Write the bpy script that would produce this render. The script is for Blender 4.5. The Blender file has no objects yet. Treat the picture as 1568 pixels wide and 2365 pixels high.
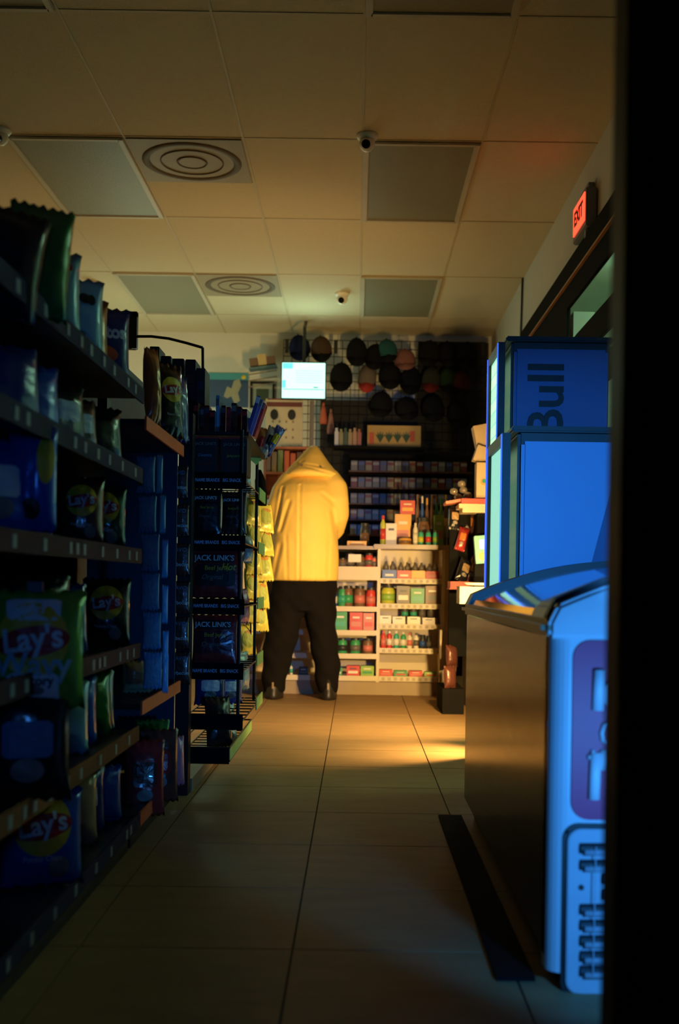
import bpy, bmesh, math, random
from mathutils import Vector, Matrix
random.seed(7)
C = bpy.context.scene.collection
S = bpy.context.scene
PI = math.pi
R = math.radians

# ------------------------------------------------------------------ camera
FPX, CXP, CYP, CAMZ, ROLL = 2500.0, 822.0, 1347.0, 0.786, R(0.85)
cam_d = bpy.data.cameras.new('camera')
cam = bpy.data.objects.new('camera', cam_d); C.objects.link(cam)
cam.location = (0, 0, CAMZ)
cam.rotation_euler = (Matrix.Rotation(R(90), 4, 'X') @ Matrix.Rotation(ROLL, 4, 'Z')).to_euler()
cam_d.sensor_fit = 'VERTICAL'; cam_d.sensor_height = 36; cam_d.sensor_width = 24
cam_d.lens = FPX * 36 / 2365
cam_d.shift_x = -(CXP - 784) / 2365
cam_d.shift_y = (CYP - 1182.5) / 2365
cam_d.dof.use_dof = True; cam_d.dof.focus_distance = 4.3; cam_d.dof.aperture_fstop = 2.8
cam_d.clip_start = 0.05
S.camera = cam
S.view_settings.view_transform = 'Standard'; S.view_settings.look = 'None'
S.view_settings.gamma = 1; S.view_settings.exposure = 0.0
S.view_settings.use_curve_mapping = False
S.cycles.use_denoising = True
S.cycles.max_bounces = 6; S.cycles.diffuse_bounces = 4; S.cycles.glossy_bounces = 3
S.cycles.sample_clamp_indirect = 4
S.cycles.caustics_reflective = False; S.cycles.caustics_refractive = False

def P(px, py, d):
    a, b = px - CXP, CYP - py
    u = a * math.cos(ROLL) - b * math.sin(ROLL); v = a * math.sin(ROLL) + b * math.cos(ROLL)
    return Vector((u * d / FPX, d, CAMZ + v * d / FPX))

# ------------------------------------------------------------------ world and lights
w = bpy.data.worlds.new('night'); S.world = w; w.use_nodes = True
w.node_tree.nodes['Background'].inputs[0].default_value = (0.35, 0.6, 0.5, 1)
w.node_tree.nodes['Background'].inputs[1].default_value = 0.02

def light(name, kind, loc, power, col, target=None, **kw):
    l = bpy.data.lights.new(name, kind); l.energy = power; l.color = col
    for k, v in kw.items(): setattr(l, k, v)
    o = bpy.data.objects.new(name, l); C.objects.link(o); o.location = loc
    if target is not None:
        o.rotation_euler = (Vector(target) - Vector(loc)).to_track_quat('-Z', 'Y').to_euler()
    return o
WARM = (1.0, 0.62, 0.2)
light('torch_high', 'SPOT', (0.69, 5.06, 0.97), 170, WARM, (-0.35, 6.7, 0.85), spot_size=R(128), spot_blend=0.9, shadow_soft_size=0.03)
light('torch_low', 'SPOT', (0.68, 5.06, 0.52), 185, WARM, (-0.05, 6.9, 0.40), spot_size=R(105), spot_blend=0.9, shadow_soft_size=0.03)
light('torch_floor_spill', 'SPOT', (0.68, 5.05, 0.36), 80, WARM, (0.28, 5.08, 0.0), spot_size=R(88), spot_blend=1.0, shadow_soft_size=0.02)
light('back_fill_warm', 'POINT', (-0.55, 8.35, 1.3), 3.5, (1.0, 0.66, 0.26), shadow_soft_size=0.2)  # unseen warm fill added behind the person, no fixture there
light('ceiling_fill_warm', 'SPOT', (-0.15, 6.6, 1.1), 20, (1.0, 0.60, 0.19), (-0.25, 6.9, 3.0), spot_size=R(104), spot_blend=1.0, shadow_soft_size=0.3)  # added upward fill that warms the ceiling, not a fixture of the store
BLUE = (0.045, 0.33, 1.0)
light('entrance_blue_low', 'SPOT', (0.62, 1.30, 0.42), 34, BLUE, (0.60, 2.1, 0.38), spot_size=R(68), spot_blend=0.3, shadow_soft_size=0.05)
light('entrance_blue_high', 'SPOT', (0.62, 1.30, 1.1), 170, BLUE, (0.76, 3.6, 0.88), spot_size=R(42), spot_blend=0.6, shadow_soft_size=0.05)
light('entrance_blue_glow', 'SPOT', (0.05, -0.5, 1.0), 13, (0.05, 0.28, 1.0), (-0.85, 2.9, 0.9), spot_size=R(40), spot_blend=0.8, shadow_soft_size=0.12)
light('street_light', 'SPOT', (3.0, 5.6, 1.7), 750, (0.55, 1.0, 0.66), (2.9, 5.6, 2.9), spot_size=R(116), spot_blend=0.4, shadow_soft_size=0.2)
light('street_light_back', 'SPOT', (2.8, 8.2, 1.6), 60, (0.62, 1.0, 0.72), (2.6, 11, 1.6), spot_size=R(80), spot_blend=0.4, shadow_soft_size=0.2)
light('back_wall_fill', 'POINT', (-1.7, 8.8, 1.9), 21, (0.72, 1.0, 0.70), shadow_soft_size=0.3)  # added greenish fill inside the store to brighten the back wall

# ------------------------------------------------------------------ materials
MATS = {}
def M(name, col, rough=0.5, metal=0.0, var=0.12, scale=12, bump=0.0, bscale=60, emit=None, es=0.0, stretch=None, spec=0.5, coat=0.0):
    if name in MATS: return MATS[name]
    m = bpy.data.materials.new(name); m.use_nodes = True; n = m.node_tree.nodes; l = m.node_tree.links
    b = n['Principled BSDF']
    tc = n.new('ShaderNodeTexCoord'); no = n.new('ShaderNodeTexNoise'); mix = n.new('ShaderNodeMixRGB')
    no.inputs['Scale'].default_value = scale; no.inputs['Detail'].default_value = 3
    src = tc.outputs['Object']
    if stretch:
        mp = n.new('ShaderNodeMapping'); mp.inputs['Scale'].default_value = stretch; l.new(src, mp.inputs[0]); src = mp.outputs[0]
    l.new(src, no.inputs['Vector']); l.new(no.outputs['Fac'], mix.inputs[0])
    k0, k1 = 1 - var, 1 + var
    mix.inputs[1].default_value = tuple(min(1, c * k0) for c in col) + (1,)
    mix.inputs[2].default_value = tuple(min(1, c * k1) for c in col) + (1,)
    l.new(mix.outputs[0], b.inputs['Base Color'])
    b.inputs['Roughness'].default_value = rough; b.inputs['Metallic'].default_value = metal
    b.inputs['Specular IOR Level'].default_value = spec; b.inputs['Coat Weight'].default_value = coat
    b.inputs['Coat Roughness'].default_value = 0.08
    if bump:
        n2 = n.new('ShaderNodeTexNoise'); n2.inputs['Scale'].default_value = bscale; n2.inputs['Detail'].default_value = 4
        l.new(src, n2.inputs['Vector']); bp = n.new('ShaderNodeBump'); bp.inputs['Strength'].default_value = bump
        bp.inputs['Distance'].default_value = 0.01
        l.new(n2.outputs['Fac'], bp.inputs['Height']); l.new(bp.outputs[0], b.inputs['Normal'])
    if emit:
        b.inputs['Emission Color'].default_value = tuple(emit) + (1,); b.inputs['Emission Strength'].default_value = es
    MATS[name] = m; return m

def foil(name, col, rough=0.28): return M('foil_' + name, col, rough, 0.15, 0.18, 9, 0.35, 22, coat=0.5)
def card(name, col): return M('card_' + name, col, 0.55, 0, 0.1, 25)
black = M('black_metal', (0.012, 0.012, 0.013), 0.42, 0.3)
blackm = M('black_matte', (0.008, 0.008, 0.008), 0.9, spec=.08)
white_card = card('white', (0.75, 0.72, 0.66))
cream = M('cream_laminate', (0.66, 0.56, 0.40), 0.45, 0, 0.05, 8)
ink_white = M('ink_white', (0.85, 0.85, 0.85), 0.5, 0, 0.05)
ink_black = M('ink_black', (0.01, 0.01, 0.01), 0.5)
ink_red = M('ink_red', (0.6, 0.02, 0.02), 0.45)
ink_yellow = M('ink_yellow', (0.85, 0.55, 0.03), 0.45)
ink_grey = M('ink_grey', (0.25, 0.22, 0.2), 0.5)
orange_edge = M('orange_price_edge', (0.95, 0.13, 0.035), 0.5, 0, 0.2, 15)
green_tag = M('green_price_tag', (0.40, 0.62, 0.20), 0.55, 0, 0.15)

# ------------------------------------------------------------------ mesh building
class MB:
    def __init__(s): s.bm = bmesh.new(); s.mi = 0
    def _f(s, vs):
        try: f = s.bm.faces.new(vs); f.material_index = s.mi; return f
        except ValueError: return None
    def box(s, c, sz, rz=0, rx=0, ry=0):
        m = Matrix.Translation(Vector(c)) @ Matrix.Rotation(rz, 4, 'Z') @ Matrix.Rotation(rx, 4, 'X') @ Matrix.Rotation(ry, 4, 'Y')
        x, y, z = (k / 2 for k in sz)
        v = [s.bm.verts.new(m @ Vector(p)) for p in ((-x,-y,-z),(x,-y,-z),(x,y,-z),(-x,y,-z),(-x,-y,z),(x,-y,z),(x,y,z),(-x,y,z))]
        for q in ((0,3,2,1),(4,5,6,7),(0,1,5,4),(1,2,6,5),(2,3,7,6),(3,0,4,7)): s._f([v[i] for i in q])
        return s
    def mm(s, a, b):
        a, b = Vector(a), Vector(b)
        return s.box((a + b) / 2, [abs(b[i] - a[i]) for i in range(3)])
    def tube(s, pts, r, seg=8, cap=True, closed=False):
        pts = [Vector(p) for p in pts]; n = len(pts)
        rs = r if isinstance(r, (list, tuple)) else [r] * n
        rings = []; pa = None
        for i, p in enumerate(pts):
            if closed: t = pts[(i + 1) % n] - pts[i - 1]
            else: t = pts[min(i + 1, n - 1)] - pts[max(i - 1, 0)]
            t.normalize()
            up = Vector((0, 0, 1)) if abs(t.z) < 0.9 else Vector((0, 1, 0))
            a = t.cross(up) if pa is None else pa - t * pa.dot(t)
            a.normalize(); pa = a; b = a.cross(t).normalized()
            rings.append([s.bm.verts.new(p + (a * math.cos(2*PI*k/seg) + b * math.sin(2*PI*k/seg)) * rs[i]) for k in range(seg)])
        m = n if closed else n - 1
        for i in range(m):
            A, B = rings[i], rings[(i + 1) % n]
            for k in range(seg): s._f([A[k], A[(k+1) % seg], B[(k+1) % seg], B[k]])
        if cap and not closed: s._f(rings[0][::-1]); s._f(rings[-1])
        return s
    def lathe(s, prof, c=(0,0,0), seg=20, sx=1, sy=1, cap=True):
        c = Vector(c); rings = []
        for r, z in prof:
            rings.append([s.bm.verts.new(c + Vector((sx*r*math.cos(2*PI*k/seg), sy*r*math.sin(2*PI*k/seg), z))) for k in range(seg)])
        for A, B in zip(rings, rings[1:]):
            for k in range(seg): s._f([A[k], A[(k+1) % seg], B[(k+1) % seg], B[k]])
        if cap: s._f(rings[0][::-1]); s._f(rings[-1])
        return s
    def loft(s, rings, seg=28):
        # rings: (centre, rx, ry) horizontal ellipses
        R_ = []
        for c, rx, ry in rings:
            c = Vector(c)
            R_.append([s.bm.verts.new(c + Vector((rx*math.cos(2*PI*k/seg), ry*math.sin(2*PI*k/seg), 0))) for k in range(seg)])
        for A, B in zip(R_, R_[1:]):
            for k in range(seg): s._f([A[k], A[(k+1) % seg], B[(k+1) % seg], B[k]])
        s._f(R_[0][::-1]); s._f(R_[-1]); return s
    def prism(s, poly, y0, y1, axis='Y'):
        def mk(a, b, t): return {'Y': (a, t, b), 'X': (t, a, b), 'Z': (a, b, t)}[axis]
        A = [s.bm.verts.new(mk(a, b, y0)) for a, b in poly]; B = [s.bm.verts.new(mk(a, b, y1)) for a, b in poly]
        n = len(poly)
        for k in range(n): s._f([A[k], A[(k+1) % n], B[(k+1) % n], B[k]])
        s._f(A[::-1]); s._f(B); return s
    def build(s, name, mats, parent=None, loc=(0,0,0), rz=0, smooth=False, bevel=0):
        bmesh.ops.recalc_face_normals(s.bm, faces=s.bm.faces[:])
        if bevel: 
            bmesh.ops.bevel(s.bm, geom=[e for e in s.bm.edges if e.is_manifold and e.calc_face_angle(0) > 0.6], offset=bevel, segments=2, affect='EDGES')
        me = bpy.data.meshes.new(name); s.bm.to_mesh(me); s.bm.free()
        return mkobj(name, me, mats, parent, loc, rz, smooth)

def mkobj(name, me, mats, parent=None, loc=(0,0,0), rz=0, smooth=False):
    for m in (mats if isinstance(mats, (list, tuple)) else [mats]): me.materials.append(m)
    if smooth:
        for p in me.polygons: p.use_smooth = True
    o = bpy.data.objects.new(name, me); C.objects.link(o); o.location = loc; o.rotation_euler = (0, 0, rz)
    if parent: o.parent = parent
    return o
def tag(o, label, cat, group=None):
    o['label'] = label; o['category'] = cat
    if group: o['group'] = group
    return o
def struct(o): o['kind'] = 'structure'; return o
def thing(name, label, cat, loc=(0,0,0), rz=0, group=None):
    o = bpy.data.objects.new(name, None); C.objects.link(o); o.location = loc; o.rotation_euler = (0, 0, rz)
    o.empty_display_size = 0.05
    return tag(o, label, cat, group)
def dup(root, loc, rot=None, label=None, group=None, scale=None):
    r = root.copy(); C.objects.link(r); r.location = loc
    if rot is not None: r.rotation_euler = rot
    if scale: r.scale = scale
    if label: r['label'] = label
    if group: r['group'] = group
    for ch in list(root.children):
        c = ch.copy(); C.objects.link(c); c.parent = r
        for g in ch.children:
            d = g.copy(); C.objects.link(d); d.parent = c
    return r
_TX = {}
def textmesh(body, size, bold=0.0, shear=0.0):
    cu = bpy.data.curves.new('t', 'FONT'); cu.body = body; cu.size = size; cu.offset = bold; cu.shear = shear
    cu.align_x = 'CENTER'; cu.align_y = 'CENTER'; cu.resolution_u = 3; cu.extrude = size * 0.012
    o = bpy.data.objects.new('t', cu); C.objects.link(o)
    bpy.context.view_layer.update()
    me = bpy.data.meshes.new_from_object(o.evaluated_get(bpy.context.evaluated_depsgraph_get()))
    bpy.data.objects.remove(o); bpy.data.curves.remove(cu); me.materials.clear(); return me
def text(name, body, size, mat, parent, loc, rot=(R(90), 0, 0), bold=0.0, shear=0.0, sx=1):
    me = textmesh(body, size, bold, shear)
    me.transform(Matrix.LocRotScale(Vector(loc), None, None) @ Matrix.Rotation(rot[2], 4, 'Z') @ Matrix.Rotation(rot[0], 4, 'X') @ Matrix.Rotation(rot[1], 4, 'Z') @ Matrix.Diagonal((sx, 1, 1, 1)))
    return mkobj(name, me, mat, parent)
ORD = ['first', 'second', 'third', 'fourth', 'fifth', 'sixth', 'seventh', 'eighth', 'ninth', 'tenth', 'eleventh', 'twelfth', 'thirteenth', 'fourteenth', 'fifteenth', 'sixteenth']

# ------------------------------------------------------------------ room
CEIL, XR, XL, YB, YF = 3.048, 1.20, -3.3, 9.85, -1.4
floor_m = M('floor_tile', (0.33, 0.20, 0.095), 0.5, 0, 0.25, 5, 0.06, 25, stretch=(1, 3.2, 1), spec=.10)
grout = M('grout', (0.10, 0.068, 0.042), 0.8)
f = MB(); f.mm((XL, YF, -0.1), (4.5, YB + 0.2, -0.004)); f.mi = 1
TS = 0.457
gx = [-0.124 + TS * k for k in range(-7, 4)]; gy = [4.17 + 0.463 * k for k in range(-12, 13)]
f.mi = 0
for a, b in zip(gx, gx[1:]):
    for c_, d_ in zip(gy, gy[1:]):
        f.mm((a + 0.0025, c_ + 0.0025, -0.006), (b - 0.0025, d_ - 0.0025, 0.0))
fl = f.build('floor', [grout, floor_m]);
for p in fl.data.polygons: p.material_index = 0 if p.center.z < -0.0059 and p.area > 5 or p.index < 6 else 1
struct(fl)

tile_m = M('ceiling_tile', (0.60, 0.51, 0.34), 0.9, 0, 0.06, 40, 0.25, 160)
bar_m = M('ceiling_bar', (0.50, 0.42, 0.27), 0.6)
c = MB(); c.mm((XL, YF, CEIL), (XR + 0.2, YB, CEIL + 0.1)); c.mi = 1
rows = [0.65 + 1.217 * k for k in range(8)]
for k in range(-5, 2):
    c.mm((k * 0.61 - 0.005, YF, CEIL - 0.003), (k * 0.61 + 0.006, YB, CEIL + 0.001))
for y in rows: c.mm((XL, y - 0.006, CEIL - 0.0032), (XR, y + 0.006, CEIL + 0.001))
for y0 in (5.52, 7.95): c.mm((-1.22, y0 + 0.604, CEIL - 0.0034), (-0.61, y0 + 0.616, CEIL + 0.001))
struct(c.build('ceiling', [tile_m, bar_m]))

wall_m = M('wall_paint', (0.60, 0.58, 0.50), 0.8, 0, 0.05, 6, 0.05, 50)
dark_wall = M('dark_wall_paint', (0.05, 0.045, 0.04), 0.8)
struct(MB().mm((XL, YB, 0), (XR + 0.3, YB + 0.12, CEIL)).build('wall_back', wall_m))
struct(MB().mm((XL - 0.12, YF, 0), (XL, YB, CEIL)).build('wall_left', wall_m))
struct(MB().mm((XL, YF - 0.12, 0), (4.5, YF, CEIL)).build('wall_front', dark_wall))
wr = MB()
wr.mm((XR, YF, 2.585), (XR + 0.12, YB, CEIL))
wr.mm((XR, 7.7, 0), (XR + 0.12, YB, 2.585)); wr.mm((XR, YF, 0), (XR + 0.12, 7.7, 0.35)); wr.mm((XR, YF, 0.35), (XR + 0.12, 2.6, 2.585))
wr.mm((XR, 6.08, 0.35), (XR + 0.12, 7.7, 2.33))
struct(wr.build('wall_right', wall_m))
alu = M('dark_aluminium', (0.008, 0.007, 0.006), 0.8, spec=.05)
fr = MB(); fr.mm((XR - 0.05, 2.6, 2.33), (XR - 0.03, 7.75, 2.59)); fr.mm((XR - 0.05, 6.02, 0.3), (XR - 0.03, 7.75, 2.33))
fr.mm((XR - 0.05, 2.6, 1.985), (XR - 0.03, 6.02, 2.125)); fr.mm((XR - 0.05, 2.6, 0.3), (XR - 0.03, 2.68, 2.33)); fr.mm((XR - 0.05, 2.6, 0.3), (XR - 0.03, 6.02, 0.4))
fr.mm((XR - 0.045, 5.36, 0.4), (XR - 0.032, 5.42, 1.985))
fr.mm((XR - 0.05, 2.6, 1.75), (XR - 0.03, 6.02, 1.81))
win = struct(fr.build('window_1', alu))
copper = M('wood_strip', (0.42, 0.22, 0.09), 0.4)
struct(MB().mm((XR - 0.066, 3.0, 2.452), (XR - 0.048, 7.7, 2.462)).build('trim_1', copper))
glass = bpy.data.materials.new('window_glass'); glass.use_nodes = True
nn = glass.node_tree.nodes; ll = glass.node_tree.links; nn.remove(nn['Principled BSDF'])
tr = nn.new('ShaderNodeBsdfTransparent'); gl = nn.new('ShaderNodeBsdfGlossy'); gl.inputs['Roughness'].default_value = 0.05
mx = nn.new('ShaderNodeMixShader'); mx.inputs[0].default_value = 0.08; no_ = nn.new('ShaderNodeTexNoise')
ll.new(tr.outputs[0], mx.inputs[1]); ll.new(gl.outputs[0], mx.inputs[2]); ll.new(mx.outputs[0], nn['Material Output'].inputs[0])
g = MB(); g.mm((XR - 0.042, 2.68, 2.125), (XR - 0.037, 6.02, 2.33)); g.mm((XR - 0.042, 2.68, 0.4), (XR - 0.037, 6.02, 1.985))
struct(g.build('window_pane', glass, win))
ext = M('exterior_soffit', (0.62, 0.72, 0.62), 0.7, 0, 0.06, 3)
struct(MB().mm((XR + 0.15, 1.5, 2.9), (4.5, 9.5, 2.98)).build('trim_2', ext))
struct(MB().mm((XR + 0.15, 5.78, 2.885), (4.5, 5.80, 2.9)).build('trim_3', alu))
struct(MB().mm((XR + 0.15, 11.0, 0), (4.5, 11.1, 3.0)).build('wall_outside_far', ext))
struct(MB().mm((4.4, 1.0, 0), (4.5, 10, 3.0)).build('wall_outside', ext))
# door jamb the photographer looks past
jamb = M('door_frame_dark', (0.018, 0.020, 0.016), 0.5, 0.2, 0.2)
j = MB(); j.mm((0.2915, 1.20, 0), (0.305, 1.26, 3.04)); j.mm((0.300, 1.19, 0), (0.56, 1.27, 3.04))
j.mm((0.318, 1.184, 0), (0.324, 1.192, 3.04))
struct(j.build('door_1', jamb))

# ------------------------------------------------------------------ ceiling fittings
diff_m = M('unlit_diffuser', (0.235, 0.225, 0.15), 0.5, 0, 0.06, 60, 0.1, 90)
frame_m = M('fitting_frame', (0.5, 0.45, 0.34), 0.5)
def ceiling_light(x0, y0, y1, label):
    t = thing('ceiling_light', label, 'ceiling light', ((x0 + 0.305), (y0 + y1) / 2, CEIL - 0.004), group='unlit ceiling light panels')
    L = y1 - y0; a = MB()
    for s in (-1, 1):
        a.box((s * 0.285, 0, -0.006), (0.03, L - 0.02, 0.014)); a.box((0, s * (L / 2 - 0.02), -0.006), (0.56, 0.028, 0.014))
    a.build('frame', frame_m, t, bevel=0.003)
    MB().box((0, 0, -0.003), (0.548, L - 0.06, 0.004)).build('diffuser', diff_m, t)
ceiling_light(-1.83, 5.52, 6.735, 'unlit ceiling light panel left of the nearer round air vent')
ceiling_light(0, 5.52, 6.735, 'unlit ceiling light panel beside the larger dome camera')
ceiling_light(-1.83, 7.95, 9.17, 'unlit ceiling light panel left of the farther round air vent')
ceiling_light(0, 7.95, 9.17, 'unlit ceiling light panel near the back wall, right of the small camera')
ceiling_light(0.0, 3.09, 4.30, 'unlit ceiling light panel cut by the top edge, nearest to the door')
ceiling_light(-1.83, 3.09, 4.30, 'unlit ceiling light panel at the top left corner')
vent_m = M('vent_grey', (0.33, 0.265, 0.165), 0.6); vent_d = M('vent_dark', (0.13, 0.095, 0.055), 0.7)
def vent(y0, label):
    t = thing('ceiling_vent', label, 'air vent', (-0.915, y0 + 0.305, CEIL - 0.004), group='round ceiling air vents')
    MB().box((0, 0, -0.003), (0.59, 0.59, 0.006)).build('plate', vent_m, t)
    for r0, r1, m in ((0.265, 0.225, vent_d), (0.17, 0.163, vent_d), (0.083, 0.074, vent_d)):
        MB().lathe([(r1, -0.006), (r0, -0.006), (r0, -0.009), ((r0+r1)/2, -0.013), (r1, -0.009), (r1, -0.006)], seg=40, cap=False).build('ring', m, t, smooth=True)
    MB().lathe([(0.001, -0.010), (0.07, -0.009), (0.07, -0.006), (0.001, -0.006)], seg=32).build('centre_disc', vent_m, t)
vent(5.52, 'square ceiling air vent with round rings, nearer one')
vent(7.95, 'square ceiling air vent with round rings, farther one')
campl = M('camera_plastic', (0.85, 0.82, 0.75), 0.4); lens_m = M('camera_lens', (0.01, 0.01, 0.01), 0.15)
def domecam(p, s, label, tilt=0.3):
    t = thing('security_camera', label, 'security camera', (p.x, p.y, CEIL), group='ceiling security cameras')
    MB().lathe([(0.001, 0), (0.058*s, 0), (0.058*s, -0.012*s), (0.045*s, -0.028*s), (0.001, -0.028*s)], seg=28).build('base', campl, t, smooth=True)
    h = MB(); h.lathe([(0.001, -0.088*s), (0.022*s, -0.084*s), (0.038*s, -0.066*s), (0.043*s, -0.048*s), (0.038*s, -0.02*s), (0.001, -0.02*s)], seg=28); h.build('housing', campl, t, smooth=True)
    a = MB(); a.tube([(-0.003, -0.028*s, -0.062*s), (-0.006, -0.050*s, -0.068*s)], 0.023*s, 16); a.build('lens', lens_m, t)
domecam(P(848, 308, 5.46), 0.95, 'white dome camera on the ceiling beside the large unlit panel')
domecam(P(2, 303, 5.46), 0.9, 'white dome camera cut by the left edge of the frame')
domecam(P(790, 676, 8.45), 1.0, 'small white dome camera near the back wall')

# exit sign
red_em = M('exit_red', (0.9, 0.05, 0.03), 0.5, emit=(1.0, 0.05, 0.02), es=3.0)
grey_pl = M('grey_plastic', (0.20, 0.19, 0.20), 0.5)
t = thing('exit_sign', 'lit red EXIT sign on the wall above the side window', 'exit sign', (XR - 0.02, 5.66, 2.74))
MB().box((-0.012, 0, -0.02), (0.055, 0.33, 0.20)).build('housing', grey_pl, t, bevel=0.006)
MB().box((-0.042, 0, -0.012), (0.006, 0.28, 0.145)).build('lit_face', red_em, t)
text('lettering', 'EXIT', 0.105, M('exit_letters', (0.15, 0.01, 0.01), 0.5), t, (-0.0462, 0, -0.012), (R(90), 0, R(-90)), bold=0.003)
MB().box((0.0, 0, 0.10), (0.03, 0.2, 0.05)).build('canopy', grey_pl, t)
MB().box((-0.008, -0.11, -0.145), (0.05, 0.05, 0.05)).build('battery_lamp', grey_pl, t, bevel=0.006)
cb = MB(); cb.tube([(XR - 0.01, 7.95, CEIL - 0.002), (XR - 0.012, 7.96, 2.8), (XR - 0.01, 8.0, 2.62), (XR - 0.012, 7.97, 2.3)], 0.008, 6)
tag(cb.build('cable', black), 'black cable running down the right wall from the ceiling', 'cable')
light_spot = None

# ------------------------------------------------------------------ bags
def bag_fn(w, h, t, seed, sag=0.0):
    rnd = random.Random(seed); ph = [rnd.uniform(0, 6.28) for _ in range(6)]
    def fn(x, z, side=1):                # x in -w/2..w/2, z in 0..h
        u = max(-1, min(1, 2 * x / w)); v = 2 * z / h - 1
        e = max(0.0, 1 - abs(v / 0.90) ** 3.0) if abs(v) < 0.90 else 0.0
        k = (1 - abs(u) ** 2.4) ** 0.7 * e ** 0.75
        wr = math.sin(9*u + 5*v + ph[0]) * math.sin(4*u - 7*v + ph[1]) + 0.6 * math.sin(17*v + 6*u + ph[2])
        wr2 = math.sin(14*u + ph[3]) * (abs(v) ** 4)
        return side * (0.0012 + t / 2 * k * (1 + 0.06 * wr)) + 0.004 * wr2 * (1 - k)
    return fn
def bag_mesh(w, h, t, seed):
    fn = bag_fn(w, h, t, seed); NX, NZ = 14, 20; m = MB(); G = {}
    for sd in (-1, 1):
        for i in range(NX + 1):
            for k in range(NZ + 1):
                u = -1 + 2 * i / NX; v = -1 + 2 * k / NZ
                if sd == 1 and (i in (0, NX) or k in (0, NZ)): G[sd, i, k] = G[-1, i, k]; continue
                x = u * w / 2; z = (v + 1) * h / 2
                pinch = 1 - 0.07 * (1 - v ** 4) 
                zz = z + (0.0035 * (1 if i % 2 else -1) if k in (0, NZ) else 0)
                G[sd, i, k] = m.bm.verts.new((x * pinch, -fn(x, z, -sd), zz))
    for sd in (-1, 1):
        for i in range(NX):
            for k in range(NZ):
                m._f([G[sd, i, k], G[sd, i+1, k], G[sd, i+1, k+1], G[sd, i, k+1]])
    return m
def patch(par, cx, cz, rx, rz, mat, name='label_patch', square=False, off=0.002, parent=None, tilt=0):
    w, h, t, seed = par; fn = bag_fn(w, h, t, seed); m = MB(); N = 28; rings = []
    for q in (0.02, 0.35, 0.7, 1.0):
        r = []
        for k in range(N):
            a = 2 * PI * k / N; ca, sa = math.cos(a), math.sin(a)
            if square:
                s_ = max(abs(ca), abs(sa)); ca, sa = ca / s_, sa / s_
            ax, az = rx * q * ca, rz * q * sa
            x = cx + ax * math.cos(tilt) - az * math.sin(tilt); z = cz + ax * math.sin(tilt) + az * math.cos(tilt)
            r.append(m.bm.verts.new((x * (1 - 0.07 * (1 - (2*z/h-1) ** 4)), -fn(x, z, 1) - off, z)))
        rings.append(r)
    for A, B in zip(rings, rings[1:]):
        for k in range(N): m._f([A[k], A[(k+1) % N], B[(k+1) % N], B[k]])
    m._f(rings[0])
    me = bpy.data.meshes.new(name); m.bm.to_mesh(me); m.bm.free()
    return mkobj(name, me, mat, parent)
def bag_text(par, body, size, cx, cz, mat, parent, name='logo_text', bold=0.0, tilt=0.0, sx=1, off=0.0045, shear=0):
    w, h, t, seed = par; fn = bag_fn(w, h, t, seed); me = textmesh(body, size, bold, shear)
    for v in me.vertices:
        a, b = v.co.x * sx, v.co.y; e = v.co.z
        x = cx + a * math.cos(tilt) - b * math.sin(tilt); z = cz + a * math.sin(tilt) + b * math.cos(tilt)
        v.co = Vector((x * (1 - 0.07 * (1 - (2*z/h-1) ** 4)), -fn(x, z, 1) - off - e * 0.3, z))
    return mkobj(name, me, mat, parent)

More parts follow.
